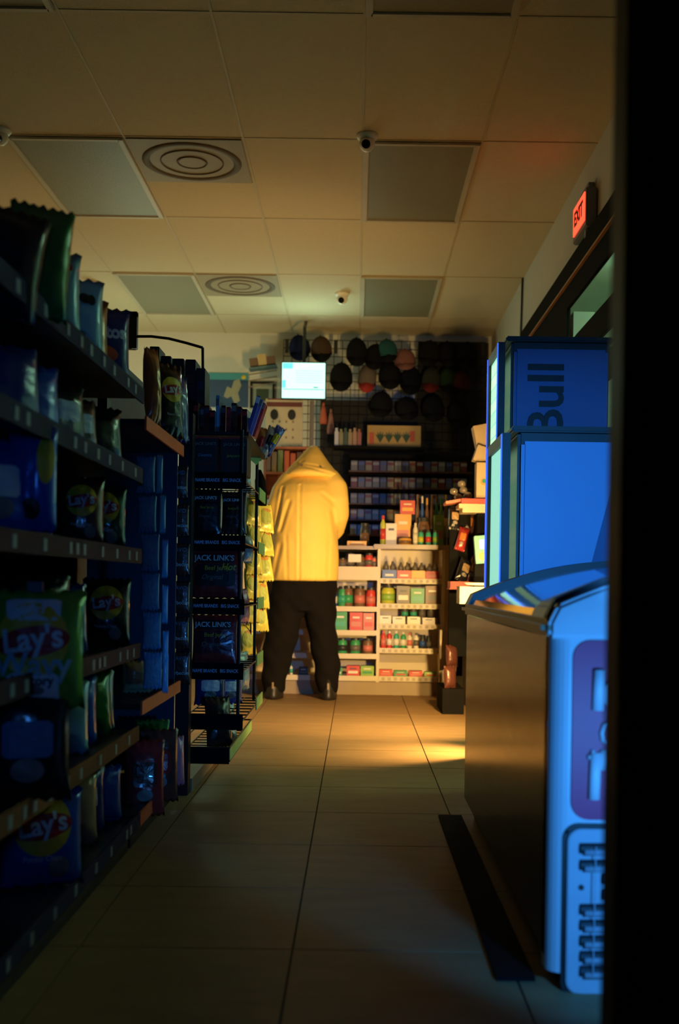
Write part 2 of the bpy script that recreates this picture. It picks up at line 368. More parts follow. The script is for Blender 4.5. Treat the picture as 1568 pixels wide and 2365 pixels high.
def chip_bag(label, w, h, t, seed, m, style='plain', group=None, m2=None):
    r = thing('snack_bag', label, 'snack bag', group=group); par = (w, h, t, seed)
    b = bag_mesh(w, h, t, seed).build('bag_body', m, r, smooth=True)
    if style in ('lays', 'wavy'):
        cz = h * (0.64 if style == 'lays' else 0.58)
        patch(par, 0, cz, w * 0.36, w * 0.36, ink_yellow, 'logo_disc', parent=r, off=0.002)
        patch(par, 0, cz - w*0.02, w * 0.375, w * 0.15, ink_red, 'logo_band', parent=r, off=0.0035, tilt=0.12)
        bag_text(par, "Lay's", w * 0.32, 0, cz, ink_white, r, bold=w * 0.008, tilt=0.12, off=0.006)
        if style == 'lays':
            bag_text(par, 'Potato Chips', w * 0.09, 0, h * 0.30, ink_white, r, 'flavour_text')
            patch(par, w * 0.2, h * 0.2, w * 0.13, w * 0.13, m2 or ink_grey, 'flavour_patch', parent=r)
        else:
            patch(par, 0, h * 0.83, w * 0.27, h * 0.09, ink_white, 'label_patch', True, 0.002, r)
            bag_text(par, 'Wavy', w * 0.33, 0, h * 0.365, M('ink_pale_blue', (0.35, 0.6, 0.7), 0.5), r, bold=w * 0.006)
            patch(par, 0, h * 0.18, w * 0.26, h * 0.12, ink_white, 'label_patch', True, 0.002, r)
            bag_text(par, 'Hickory', w * 0.13, 0, h * 0.235, ink_black, r, 'flavour_text', bold=0.001)
            patch(par, 0, h * 0.155, w * 0.12, w * 0.05, ink_grey, 'chip_picture', parent=r, off=0.004)
    elif style == 'dori':
        bag_text(par, 'Doritos', w * 0.27, 0, h * 0.62, ink_white, r, bold=w * 0.012, tilt=0.1)
        patch(par, 0, h * 0.35, w * 0.3, h * 0.12, m2 or orange_edge, 'chip_picture', parent=r)
    elif style == 'floral':
        rr = random.Random(seed)
        for k in range(11):
            patch(par, rr.uniform(-.36, .36) * w, rr.uniform(.18, .85) * h, w * rr.uniform(.05, .09), w * rr.uniform(.04, .08),
                  [ink_black, ink_red, foil('darkgreen', (0.02, 0.12, 0.05))][k % 3], 'printed_motif', parent=r, off=0.002 + k * 0.0002)
    elif style == 'label':
        patch(par, 0, h * 0.55, w * 0.3, h * 0.16, m2 or ink_white, 'label_patch', True, parent=r)
        patch(par, 0, h * 0.28, w * 0.2, w * 0.14, ink_grey, 'picture_patch', parent=r)
    elif style == 'jerky':
        patch(par, -w * 0.06, h * 0.80, w * 0.38, h * 0.09, ink_black, 'name_band', True, parent=r)
        bag_text(par, "JACK LINK'S", w * 0.145, -w * 0.06, h * 0.80, ink_white, r, bold=0.0006)
        patch(par, -w * 0.04, h * 0.46, w * 0.40, h * 0.22, m2 or ink_black, 'flavour_panel', True, parent=r)
        bag_text(par, 'Beef Jerky', w * 0.12, 0, h * 0.60, ink_yellow, r, 'flavour_text')
        bag_text(par, 'Original', w * 0.13, -w * 0.1, h * 0.42, ink_grey, r, 'flavour_text', shear=0.3)
    return r
def place(b, p, rz=0, tilt=0.0, roll=0.0, s=None):
    b.location = p; b.rotation_euler = (tilt, roll, rz); 
    if s: b.scale = (s, s, s)
    return b

# ------------------------------------------------------------------ gondola A (near) and B (far)
XF = -0.62                                    # front edge of the shelves
strip_blue = M('price_strip_blue', (0.02, 0.022, 0.07), 0.75, 0, 0.5, 14, spec=.15)
strip_red = M('price_strip_red', (0.05, 0.012, 0.03), 0.75, 0, 0.5, 14, spec=.15)
strip_tan = M('price_strip_tan', (0.20, 0.07, 0.03), 0.75, 0, 0.3, 14, spec=.15)
sz = [1.33, 1.10, 0.868, 0.597, 0.358, 0.10]
ga = thing('shelf_unit', 'tall black snack shelf unit along the aisle, nearest to the door', 'shelf unit', (XF - 0.22, 2.45, 0))
gl_ = lambda x, y, z: (x - (XF - 0.22), y - 2.45, z)
MB().mm(gl_(XF - 0.46, 1.75, 0.0), gl_(XF - 0.43, 3.15, 1.50)).build('back_panel', blackm, ga)
MB().mm(gl_(XF - 0.42, 1.76, 0.0), gl_(XF - 0.03, 3.14, 0.085)).build('base', black, ga)
MB().mm(gl_(XF - 0.43, 3.132, 0.0), gl_(XF - 0.19, 3.148, 1.32)).build('side_panel', blackm, ga)  # added divider: hides the torch-lit panel behind so the gap stays dark
for y in (1.76, 3.14): MB().mm(gl_(XF - 0.43, y - 0.015, 0.0), gl_(XF - 0.40, y + 0.015, 1.5)).build('post', black, ga)
SHN = ['top', 'second', 'third', 'fourth', 'fifth', 'bottom']
for i, z in enumerate(sz):
    sh = MB().mm(gl_(XF - 0.41, 1.77, z - 0.02), gl_(XF - 0.006, 3.13, z - 0.004)).build('shelf', black, ga)
    st = MB(); st.mm(gl_(XF - 0.006, 1.77, z - 0.035), gl_(XF, 3.13, z + 0.008))
    rr = random.Random(i); st.mi = 1; y = 1.95
    while y < 3.05:
        st.mm(gl_(XF - 0.001, y, z - 0.027), gl_(XF + 0.0015, y + 0.022, z - 0.002)); y += rr.uniform(0.05, 0.2)
    base = [strip_blue, strip_blue, strip_red, strip_red, strip_tan, strip_blue][i]
    s_ = st.build('price_strip', [base, M('price_tag_pale', (0.25, 0.28, 0.32), 0.6)], sh)
    s_['label'] = 'coloured price strip with small pale price tags'
gb = thing('shelf_unit', 'shelf unit with orange front edges beyond the nearest black unit', 'shelf unit', (XF - 0.22, 3.6, 0))
gl2 = lambda x, y, z: (x - (XF - 0.22), y - 3.6, z)
peg = M('blue_back_panel', (0.012, 0.03, 0.075), 0.6)
MB().mm(gl2(XF - 0.44, 3.12, 0.0), gl2(XF - 0.40, 5.6, 1.72)).build('back_panel', peg, gb)
MB().mm(gl2(XF - 0.35, 3.9, 0.1), gl2(XF - 0.03, 3.915, 1.30)).build('end_panel', peg, gb)
MB().mm(gl2(XF - 0.33, 3.17, 0.0), gl2(XF - 0.03, 3.95, 0.07)).build('base', black, gb)
MB().mm(gl2(XF - 0.035, 3.96, 0.0), gl2(XF + 0.015, 4.02, 1.40)).build('post', black, gb)
MB().mm(gl2(XF - 0.335, 3.96, 0.0), gl2(XF - 0.30, 4.02, 1.45)).build('post', black, gb)
for z in (1.262, 0.425, 0.10):
    sh = MB().mm(gl2(XF - 0.33, 3.17, z - 0.02), gl2(XF - 0.006, 3.86, z - 0.004)).build('shelf', black, gb)
    e = MB().mm(gl2(XF - 0.006, 3.17, z - 0.035), gl2(XF, 3.86, z + 0.005)).build('price_strip', orange_edge, sh); e['label'] = 'orange price strip'

F = dict(dark=(0.012, 0.012, 0.016), navy=(0.02, 0.04, 0.22), blue=(0.03, 0.10, 0.5), brown=(0.12, 0.04, 0.03), green=(0.04, 0.20, 0.03), dgreen=(0.01, 0.06, 0.03),
         lime=(0.16, 0.42, 0.04), red=(0.35, 0.03, 0.03), orange=(0.6, 0.2, 0.05), yellow=(0.75, 0.5, 0.06), paleblue=(0.32, 0.62, 0.80), silver=(0.45, 0.45, 0.48), purple=(0.2, 0.08, 0.3), tan=(0.5, 0.33, 0.18), pink=(0.6, 0.25, 0.35), white=(0.7, 0.68, 0.62))
def FM(k): return foil(k, F[k])
# rows of bags: (y, colour, style, w, h, rot degrees)
ROWS = {
 0: [(2.36, 'brown', 'label', .17, .20, 45), (2.47, 'paleblue', 'floral', .20, .215, 22), (2.66, 'paleblue', 'floral', .19, .205, 24), (2.83, 'orange', 'label', .17, .20, 30), (2.99, 'navy', 'dori', .18, .215, 22)],
 1: [(2.2, 'navy', 'plain', .18, .17, 50), (2.40, 'blue', 'plain', .18, .17, 48), (2.6, 'dark', 'label', .17, .16, 52), (2.8, 'brown', 'label', .16, .16, 50), (3.0, 'dark', 'plain', .17, .17, 46)],
 2: [(2.15, 'blue', 'label', .16, .20, 40), (2.42, 'dark', 'plain', .12, .17, 40), (2.73, 'brown', 'lays', .115, .18, 14), (3.03, 'dgreen', 'lays', .13, .185, 10)],
 3: [(2.5, 'dark', 'plain', .17, .2, 50), (2.75, 'navy', 'plain', .13, .18, 40), (3.02, 'dark', 'lays', .135, .195, 10)],
 4: [(2.28, 'dark', 'label', .16, .18, 45), (2.48, 'navy', 'label', .15, .17, 35), (2.64, 'paleblue', 'plain', .15, .18, 20), (2.80, 'blue', 'label', .15, .18, 28), (2.95, 'green', 'plain', .14, .18, 40), (3.07, 'silver', 'plain', .12, .17, 30)],
 5: [(2.42, 'blue', 'lays', .19, .215, 25), (2.6, 'dark', 'label', .15, .19, 40), (2.78, 'tan', 'plain', .14, .19, 30), (2.92, 'navy', 'label', .15, .18, 35), (3.05, 'blue', 'plain', .15, .16, 30)],
}
CN = dict(dark='black', dgreen='dark green', paleblue='pale blue', tan='tan')
seed = 10
for i, row in ROWS.items():
    for k, (y, col, style, w_, h_, rz) in enumerate(row):
        seed += 1
        what = {'plain': 'foil snack bag', 'lays': 'bag with yellow disc logo', 'floral': 'bag with dark motifs', 'label': 'bag with printed patch', 'dori': 'bag with big lettering', 'wavy': 'chip bag'}[style]
        sty = style
        b = chip_bag(f"{CN.get(col, col)} {what}, {ORD[k]} on the {SHN[i]} shelf of the near unit", w_, h_, .065, seed, FM(col), sty, 'snack bags on the nearest shelf unit')
        if style == 'dori' : pass
        place(b, (XF - (0.075 if sty == 'lays' else 0.10) - (0.015 * (k % 2)), y, sz[i] + 0.002 - 0.004), R(rz), tilt=R(-6))
# big bags clipped in front of the shelves
b = chip_bag("large lime green wavy chip bag hanging in front of the fourth shelf", .20, .232, .07, 90, FM('lime'), 'wavy')
place(b, P(76, 1636, 2.12), R(12), R(-3))
MB().box((0, 0.004, 0.238), (0.03, 0.012, 0.02)).build('hang_clip', black, b)
b = chip_bag('dark chip bag with a pale blue label below the lime green bag', .17, .22, .06, 91, FM('dark'), 'label', m2=M('label_dimblue', (0.10, 0.2, 0.4), 0.5))
place(b, P(60, 1850, 2.10), R(20), R(-3))
b = chip_bag('blue chip bag hanging at the left edge in front of the third shelf', .10, .215, .05, 92, FM('blue'), 'plain')
patch((.10, .215, .05, 92), 0.03, .15, .018, .05, ink_yellow, 'logo_disc', parent=b); patch((.10, .215, .05, 92), 0.0, .05, .02, .022, ink_black, 'printed_spot', parent=b)
place(b, P(74, 1232, 2.2), R(8), R(2))
b = chip_bag('tall dark green snack bag standing highest above the top shelf', .13, .225, .06, 93, FM('green'), 'plain')
place(b, P(78, 735, 2.15), R(28), R(0), R(4))
b = chip_bag('black snack bag at the left edge above the top shelf', .16, .21, .06, 94, FM('dark'), 'plain')
place(b, P(-20, 735, 2.0), R(30), R(0), R(8))
# bags on unit B
def onB(px, py, d, col, style, w_, h_, rz, label, tilt=-5, m2=None):
    global seed; seed += 1
    return place(chip_bag(label, w_, h_, .055, seed, FM(col), style, m2=m2), P(px, py, d), R(rz), R(tilt))
G = 0
onB(355, 985, 3.42, 'orange', 'plain', .06, .25, 50, 'narrow orange and yellow snack bag behind the upper orange shelf edge')
onB(392, 1012, 3.62, 'dark', 'lays', .12, .25, 46, 'black chip bag with yellow oval logo on the upper orange shelf')
onB(412, 1022, 3.78, 'navy', 'plain', .10, .24, 50, 'navy bag behind the black chip bag on the upper orange shelf')
onB(332, 1885, 3.36, 'red', 'label', .13, .235, 18, 'red brown foil bag on the bottom orange shelf, nearest one', m2=FM('brown'))
onB(366, 1852, 3.52, 'brown', 'label', .13, .235, 18, 'brown foil bag in the middle of the bottom orange shelf', m2=FM('red'))
onB(352, 1838, 3.72, 'green', 'plain', .12, .26, 20, 'green topped bag behind the brown foil bags on the bottom orange shelf')
onB(402, 1815, 3.74, 'pink', 'plain', .08, .17, 30, 'pink and black bag at the far end of the bottom orange shelf')
onB(318, 1600, 3.4, 'tan', 'plain', .10, .10, 25, 'tan bag on the middle orange shelf')
onB(352, 1592, 3.6, 'brown', 'plain', .10, .08, 25, 'small brown bag on the middle orange shelf')

# hanging strips of packets
def packet_column(xs, d, pw, ph, col, m2, group, desc, ttl=None, rz=0, thick=.006, edge=None):
    first = None
    for k, (px, py) in enumerate(xs):
        lab = f"{desc}, {ORD[k]} from the top"
        p = P(px, py, d)
        if first is None:
            t = thing('snack_packet', lab, 'snack packet', p, R(rz), group)
            global seed; seed += 1; par = (pw, ph, thick * 3, seed)
            bag_mesh(*par).build('packet_body', col, t, smooth=True)
            if m2: patch(par, 0, ph * .45, pw * .38, ph * .36, m2, 'label_patch', True, parent=t, off=.0015)
            if ttl: 
                bag_text(par, ttl[0], pw * .25, 0, ph * .8, M('ink_dim_blue', (0.15, 0.3, 0.5), 0.5), t, sx=1, off=.003)
                bag_text(par, ttl[1], pw * .25, 0, ph * .35, ink_white, t, sx=1, off=.003)
            first = t
        else: dup(first, p, (0, 0, R(rz)), lab, group)
cblue = M('packet_blue_white', (0.14, 0.34, 0.62), 0.45, 0, 0.3, 30)
packet_column([(336, 1140 ), (339, 1232), (346, 1320), (346, 1410), (350, 1500), (352, 1592)], 3.25, .058, .112, cblue, M('packet_lines', (0.2, 0.4, 0.6), 0.5, 0, 0.4, 80), 'blue and white packets on the hanging strip', 'small pale blue packet hanging beside the shelf')
packet_column([(368, 1140), (375, 1232), (380, 1335), (380, 1440), (381, 1545), (381, 1600)], 3.35, .020, .118, M('strip_bright_blue', (0.2, 0.5, 0.9), 0.3, 0, 0.2), None, 'narrow bright blue packets', 'narrow bright blue packet edge hanging on the strip')
packet_column([(410, 1152), (412, 1240), (414, 1330), (414, 1418), (412, 1500), (414, 1580)], 3.95, .078, .118, FM('brown'), None, 'dark barbecue seed packets', 'dark brown barbecue packet hanging left of the jerky rack', ('DAVID', 'Barbecue'))

# ------------------------------------------------------------------ jerky rack at the end
rk = thing('wire_rack', 'black wire rack of jerky at the end of the shelves', 'display rack', (-0.57, 4.5, 0))
L3 = lambda v: (v[0] + 0.57, v[1] - 4.5, v[2])
for x, y, zb_ in ((-0.66, 4.1, 0), (-0.44, 4.1, .24), (-0.66, 4.95, 0), (-0.46, 4.95, .24)):
    MB().tube([L3((x, y, zb_)), L3((x, y, 1.36))], 0.007, 8).build('post', black, rk)
tiers = [1.165, 0.93, 0.69, 0.445, 0.255]
big = M('rack_text_blue', (0.5, 0.6, 0.9), 0.5)
for i, z in enumerate(tiers):
    tz = z
    tr_ = MB()
    for q in range(9):
        y = 4.1 + q * 0.105; tr_.tube([L3((-0.66, y, tz)), L3((-0.425, y, tz))], 0.003, 6)
    for x in (-0.66, -0.58, -0.5, -0.425): tr_.tube([L3((x, 4.1, tz)), L3((x, 4.95, tz))], 0.003, 6)
    tray = tr_.build('tray', black, rk)
    s_ = MB().mm(L3((-0.665, 4.085, tz - 0.03)), L3((-0.42, 4.092, tz + 0.03))).build('front_strip', blackm, tray)
    g_ = MB().mm(L3((-0.425, 4.66, tz - 0.022)), L3((-0.42, 4.96, tz + 0.028))).build('side_tag', green_tag, tray); g_['label'] = 'pale green price tag'
    if i < 4:
        for body, x in (('BIG NAME BRANDS', -0.578), ('BIG SNACK', -0.474)):
            me = textmesh(body, 0.018, 0.0004); me.transform(Matrix.Translation(L3((x, 4.0835, tz + 0.002))) @ Matrix.Rotation(R(90), 4, 'X') @ Matrix.Diagonal((0.75 if 'N' in body[:6] else 0.9, 1, 1, 1)))
            mkobj('lettering', me, big, tray)
# jerky on the tiers (front face towards the door)
jbox = card('jerky_black', (0.015, 0.013, 0.014))
def jbag(px, py, d, w_, h_, col, m2, label, rz=0):
    global seed; seed += 1
    return place(chip_bag(label, w_, h_, .03, seed, FM(col), 'jerky', m2=m2), P(px, py, d), R(rz), R(-4))
def jcarton(px0, px1, py0, py1, d, label, l1, c1, l2):
    a, b_ = P(px0, py1, d), P(px1, py0, d); w_ = b_.x - a.x; h_ = b_.z - a.z
    t = thing('jerky_carton', label, 'carton', ((a.x + b_.x) / 2, d, a.z))
    MB().box((0, 0.08, h_ / 2), (w_ * .96, 0.16, h_)).build('carton_body', jbox, t, bevel=0.002)
    MB().box((0, -0.001, h_ * .97), (w_ * .96, 0.003, h_ * .05)).build('red_edge', card('red', (0.45, 0.03, 0.02)), t)
    text('logo_text', "JACK LINK'S", w_ * .145, ink_grey, t, (0.003, -0.003, h_ * .8), bold=0.0004)
    text('flavour_text', l1, w_ * .15, c1, t, (0, -0.003, h_ * .5), bold=0.0003, shear=0.2)
    text('flavour_text', l2, w_ * .10, card('red', (0.45, 0.03, 0.02)), t, (0.01, -0.003, h_ * .27), (R(90), 0.15, 0))
dimb = M('ink_dim_blue', (0.15, 0.3, 0.5), 0.5)
jcarton(441, 505, 1008, 1094, 4.105, 'black jerky carton on the top tier of the rack, left one', 'Country', dimb, 'Peppered')
jcarton(507, 572, 1010, 1096, 4.105, 'black jerky carton on the top tier of the rack, right one', 'Jalapeno', M('ink_olive', (0.3, 0.35, 0.05), .5), 'Original')
jbag(478, 1240, 4.13, .115, .185, 'dark', None, 'black jerky bag on the second tier, left of the shiny brown bag')
jbag(540, 1236, 4.12, .10, .165, 'brown', foil('brownblack', (0.04, 0.02, 0.015)), 'shiny brown jerky bag on the second tier of the rack')
b = jbag(501, 1382, 4.11, .205, .19, 'red', ink_black, 'red and black hot jerky bag hanging on the third tier')
bag_text((.205, .19, .03, seed), 'Hot', .036, .045, .118, ink_yellow, b, 'flavour_text', bold=.0008, shear=.3, off=.006)
jbag(497, 1538, 4.11, .185, .195, 'red', foil('maroon', (0.10, 0.015, 0.03)), 'red jerky bag hanging on the lowest jerky tier')
for k, (px, py, col, w_, h_) in enumerate([(566, 1150, 'silver', .06, .11), (572, 1300, 'white', .06, .12), (562, 1440, 'pink', .075, .15), (560, 1595, 'white', .09, .17)]):
    onB(px, py, 4.72, col, 'plain', w_, h_, 55, f"{CN.get(col, col)} foil bag facing the aisle on the jerky rack, {ORD[k]} from the top")
onB(485, 1628, 4.35, 'navy', 'label', .13, .14, 10, 'blue bag on the tray under the lowest jerky bag')
onB(530, 1625, 4.5, 'blue', 'label', .11, .13, 20, 'bright blue bag beside the white bag on the low tray')
# bottom tray of the rack with the shiny bag
m = MB(); z0, z1 = 0.105, 0.155
for x0, y0, x1, y1 in ((-.68, 4.1, -.47, 4.1), (-.47, 4.1, -.47, 4.95), (-.47, 4.95, -.68, 4.95), (-.68, 4.95, -.68, 4.1)):
    for z in (z0, z1): m.tube([L3((x0, y0, z)), L3((x1, y1, z))], .004, 6)
for k in range(12): m.tube([L3((-.68, 4.1 + k * .077, z0)), L3((-.47, 4.1 + k * .077, z0))], .0025, 6)
tray = m.build('tray', black, rk)
MB().mm(L3((-.472, 4.1, z0)), L3((-.467, 4.95, z1))).build('side_tag', green_tag, tray)['label'] = 'pale green price tag'
MB().mm(L3((-.68, 4.09, z0 - .01)), L3((-.47, 4.098, z1))).build('front_strip', blackm, tray)
onB(508, 1726, 4.28, 'dark', 'plain', .115, .20, 30, 'shiny black and white foil bag lying in the low wire tray', tilt=-12)
onB(528, 1730, 4.5, 'white', 'label', .10, .19, 40, 'white foil bag behind the black one in the low wire tray', tilt=-12, m2=ink_black)
# rail behind basket (low board along the rack)
tag(MB().mm((-0.70, 4.03, 0.0), (-0.60, 5.1, 0.05)).build('kick_board', M('kick_board_tan', (0.30, 0.22, 0.14), 0.5)), 'low tan kick board under the jerky rack', 'kick board')

# boxes standing on top of rack
cols = [('dark', .018), ('brown', .02), ('red', .02), ('dark', .022), ('paleblue', .014), ('dark', .022), ('red', .018), ('brown', .02), ('red', .016), ('dark', .02)]
for k in range(10):
    px = 452 + k * 12.5; top = [930, 940, 935, 948, 912, 935, 940, 930, 938, 945][k]
    a = P(px, 1003, 4.2 + (k % 3) * .05); h_ = (1003 - top) * 4.2 / 2500
    t = thing('candy_carton', f"thin {CN.get(cols[k][0], cols[k][0])} carton standing on top of the jerky rack, {ORD[k]} from the left", 'carton', a, R((k * 7) % 9 - 4), 'cartons on top of the jerky rack')
    MB().box((0, .04, h_ / 2), (cols[k][1], .09, h_)).build('carton_body', foil('c_' + cols[k][0], F[cols[k][0]]), t, bevel=.001)
    MB().box((0, -.0055, h_ * .82), (cols[k][1] * .8, .003, h_ * .18)).build('label_patch', [ink_red, ink_grey, dimb][k % 3], t)
tag(MB().mm((-.67, 4.15, 1.345), (-.42, 4.95, 1.36)).build('shelf_board', black), 'black board across the top of the jerky rack', 'shelf')
for k, (x0, x1, col) in enumerate([(568, 598, (0.08, 0.09, 0.35)), (576, 604, (0.35, 0.25, 0.6)), (584, 610, (0.5, 0.03, 0.05))]):
    a, b_ = P(x0, 1008, 4.25 + .03 * k), P(x1, 915 + k * 8, 4.25 + .03 * k); dv = b_ - a
    t = thing('stick_carton', ['slanted navy carton leaning at the right of the rack top', 'slanted violet carton leaning behind the navy one', 'slanted red carton leaning behind the violet one'][k], 'carton', a)
    ang = math.atan2(dv.x, dv.z)
    MB().box(dv / 2 + Vector((0, .04, 0)), (.014, .09, dv.length), ry=ang).build('carton_body', M('slant' + str(k), col, .3, coat=.5), t, bevel=.001)
    MB().box(dv * .9 + Vector((0, -.006, 0)), (.0145, .004, dv.length * .15), ry=ang).build('end_patch', ink_white if k == 0 else ink_grey, t)
for k, (px, py, col, rr_) in enumerate([(592, 1062, 'orange', 12), (604, 1056, 'white', 22), (612, 1050, 'blue', 30)]):
    b = onB(px, py, 4.9, col, 'label', .05, .15, 25, f"leaning {CN.get(col, col)} snack pouch at the right edge of the rack top, {ORD[k]} from the left", m2=[ink_red, ink_black, ink_yellow][k])
    b.rotation_euler = (0, R(rr_), R(20))
t = tag(MB().box((0, 0, 0), (.05, .004, .05)).build('price_tag', green_tag), 'green price tag slanted under the leaning pouches', 'price tag')
t.location = P(590, 1056, 4.88); t.rotation_euler = (0, R(35), R(25))

# yellow chip bags hanging in strips
yel = M('foil_bright_yellow', (0.85, 0.68, 0.10), 0.35, 0.1, 0.15, 10, .3, 20, coat=.3)
olive = M('label_olive', (0.45, 0.45, 0.05), .5)
first = None; idx = 0
for col, pts in enumerate([[(622, 1228), (626, 1282), (620, 1340), (614, 1402), (610, 1456)], [(592, 1212), (596, 1268), (594, 1325), (590, 1382), (588, 1436), (582, 1510)]]):
    for k, (px, py) in enumerate(pts):
        seed += 1; d = 5.25 - .12 * col
        lab = f"yellow chip bag on the {['right', 'left'][col]} hanging strip beside the yellow coat, {ORD[k]} from the top"
        if first is None:
            first = thing('snack_bag', lab, 'snack bag', group='yellow chip bags on the hanging strips'); par = (.105, .15, .04, seed)
            bag_mesh(*par).build('bag_body', yel, first, smooth=True)
            patch(par, -.01, .075, .035, .04, olive, 'label_patch', parent=first); patch(par, 0, .11, .026, .010, M('logo_orange', (.6, .25, .04), .5), 'logo_band', parent=first)
            b = first
        else: b = dup(first, (0, 0, 0), label=lab, group='yellow chip bags on the hanging strips')
        b.location = P(px - 6, py + 3, d + .01 * k); b.rotation_euler = (R(-14 if col == 0 else -10), R(4 - 3 * (k % 3)), R([48, 60, 40, 55, 46, 50][k]))
for k, (a, b_, d) in enumerate([((608, 1165), (606, 1440), 5.3), ((584, 1160), (578, 1500), 5.18)]):
    tag(MB().tube([P(*a, d), P(*b_, d)], .004, 6).build('hanging_strip', black), ['right', 'left'][k] + ' black strip that the yellow chip bags hang from', 'hanging strip')
m = MB(); m.loft([(P(606, 1168, 5.1), .02, .02), (P(603, 1150, 5.1), .028, .03), (P(601, 1110, 5.1), .026, .03), (P(599, 1085, 5.1), .008, .01)], 14)
tag(m.build('work_glove', blackm, smooth=True), 'black cloth thing hanging left of the yellow coat', 'glove')

# wire arch and dark board above unit B
t = thing('wire_header', 'thin curved black wire header above the snack shelves', 'wire header')
pts = [P(312, 777, 4.6), P(350, 777, 4.6), P(390, 782, 4.6), P(430, 792, 4.6), P(468, 803, 4.6)]
MB().tube(pts, .006, 8).build('arch', black, t)
MB().tube([P(468, 803, 4.6), P(470, 1060, 4.6)], .006, 8).build('post', black, t)
t = thing('framed_board', 'dark framed board above the snack shelves near the back wall', 'board')
a, b_ = P(232, 722, 5.4), P(312, 806, 5.4)
MB().mm((a.x, 5.4, b_.z), (b_.x, 5.43, a.z)).build('panel', M('board_brown', (0.09, 0.05, 0.025), .7), t)
m = MB(); m.mm((a.x - .01, 5.385, a.z - .02), (b_.x + .01, 5.42, a.z + .005)); m.mm((b_.x - .015, 5.385, b_.z), (b_.x + .01, 5.42, a.z)); m.build('frame', black, t)
MB().tube([((a.x + b_.x) / 2, 5.45, 0), ((a.x + b_.x) / 2, 5.45, a.z)], .012, 8).build('pole', black, t)
tag(MB().mm(P(212, 716, 8.2), (P(228, 656, 8.2).x, 8.26, CEIL)).build('hanging_post', wall_m), 'short pale post hanging from the ceiling at left', 'post')
# dark cartons heap behind (silhouette 345-480 x 805-1000)
for k, (x0, x1, top) in enumerate([(342, 368, 800), (368, 395, 822), (395, 425, 828), (425, 452, 830), (450, 474, 850)]):
    a, b_ = P(x0, 1010, 4.35), P(x1, top, 4.35)
    t = thing('display_carton', f"black display carton in silhouette above the orange shelf, {ORD[k]} from the left", 'carton', (a.x, 4.35, a.z), 0, 'dark display cartons under the wire header')
    w_, h_ = b_.x - a.x, b_.z - a.z
    MB().box((w_ / 2, .07, h_ / 2), (w_ * .97, .14, h_)).build('carton_body', card('nearblack', (.02, .018, .018)), t, bevel=.002)
    MB().box((w_ / 2, -.001, h_ * .75), (w_ * .6, .003, h_ * .1)).build('label_patch', M('dimpatch' + str(k % 2), [(.03, .03, .09), (.08, .02, .02)][k % 2], .6), t)

# ------------------------------------------------------------------ back wall
def px_box(name, x0, y0, x1, y1, d, th, mat, parent=None, bevel=0):
    a, b_ = P(x0, y1, d), P(x1, y0, d)
    return MB().mm((a.x, d, a.z), (b_.x, d + th, b_.z)).build(name, mat, parent, bevel=bevel)
def px_thing(name, label, cat, x0, y0, x1, y1, d, group=None):
    a, b_ = P(x0, y1, d), P(x1, y0, d)
    return thing(name, label, cat, ((a.x + b_.x) / 2, d, a.z), 0, group), b_.x - a.x, b_.z - a.z
# monitor
t, w_, h_ = px_thing('monitor', 'lit screen hanging in front of the wire grid', 'monitor', 648, 836, 754, 922, 9.1)
MB().box((0, .015, h_ / 2), (w_, .03, h_)).build('housing', black, t, bevel=.004)
scr = M('screen_glow', (.1, .1, .1), .3, emit=(0.50, 1.0, 0.78), es=1.7); bl = M('screen_blue', (.1, .1, .1), .3, emit=(0.12, .75, .85), es=1.2); dk = M('screen_dark', (.05, .12, .1), .3, emit=(0.05, .3, .22), es=.8)
MB().box((0, -.002, h_ / 2), (w_ * .95, .004, h_ * .93)).build('screen', scr, t)
m = MB(); m.box((-w_ * .35, -.0045, h_ * .88), (w_ * .22, .002, h_ * .14)); m.box((-w_ * .43, -.0045, h_ * .40), (w_ * .07, .002, h_ * .2)); m.build('screen_picture', bl, t)
m = MB(); m.box((0, -.0047, h_ * .265), (w_ * .9, .002, h_ * .018)); m.box((w_ * .27, -.0047, h_ * .32), (w_ * .1, .002, h_ * .03))
for k in range(6): m.box((w_ * .12 , -.0047, h_ * (.45 + .06 * k)), (w_ * .6, .001, h_ * .006))
m.build('screen_lines', dk, t)
MB().tube([(0, .04, h_), (0, .06, h_ + .3), (0, .3, CEIL - t.location.z)], .014, 8).build('bracket', black, t)
light_m = light('monitor_glow', 'AREA', (-.4, 9.0, 2.5), 3.5, (.6, 1, .75), (-.5, 8.4, 3.04), size=.3)
# gridwall
gr = MB(); x0, x1, z1, z0 = P(655, 800, 9.6).x, P(1122, 800, 9.6).x, P(655, 784, 9.6).z, P(800, 1090, 9.6).z
n = 24
for k in range(n + 1): gr.tube([(x0 + (x1 - x0) * k / n, 9.6, z0), (x0 + (x1 - x0) * k / n, 9.6, z1)], .0035, 5)
n = 16
for k in range(n + 1): gr.tube([(x0, 9.607, z0 + (z1 - z0) * k / n), (x1, 9.607, z0 + (z1 - z0) * k / n)], .0035, 5)
for k in range(5): gr.box((x0 + .03 + (x1 - x0 - .06) * k / 4, 9.59, z1 - .06), (.03, .02, .12))
tag(gr.build('wire_grid', black), 'black wire grid panel with hats on the back wall', 'grid panel')
a_, b_ = P(738, 1100, 9.64), P(1126, 930, 9.64)
tag(MB().mm((a_.x, 9.62, .9), (b_.x, 9.64, b_.z)).mm((P(965, 900, 9.64).x, 9.62, b_.z), (b_.x, 9.64, P(900, 790, 9.64).z)).build('shade_backing', M('shade_backing_dark', (.012, .011, .01), .8)), 'black sheet added for shade and dark goods behind the right half of the wire grid', 'board')  # dark sheet added in place of the coolers' shadow and dark wall goods
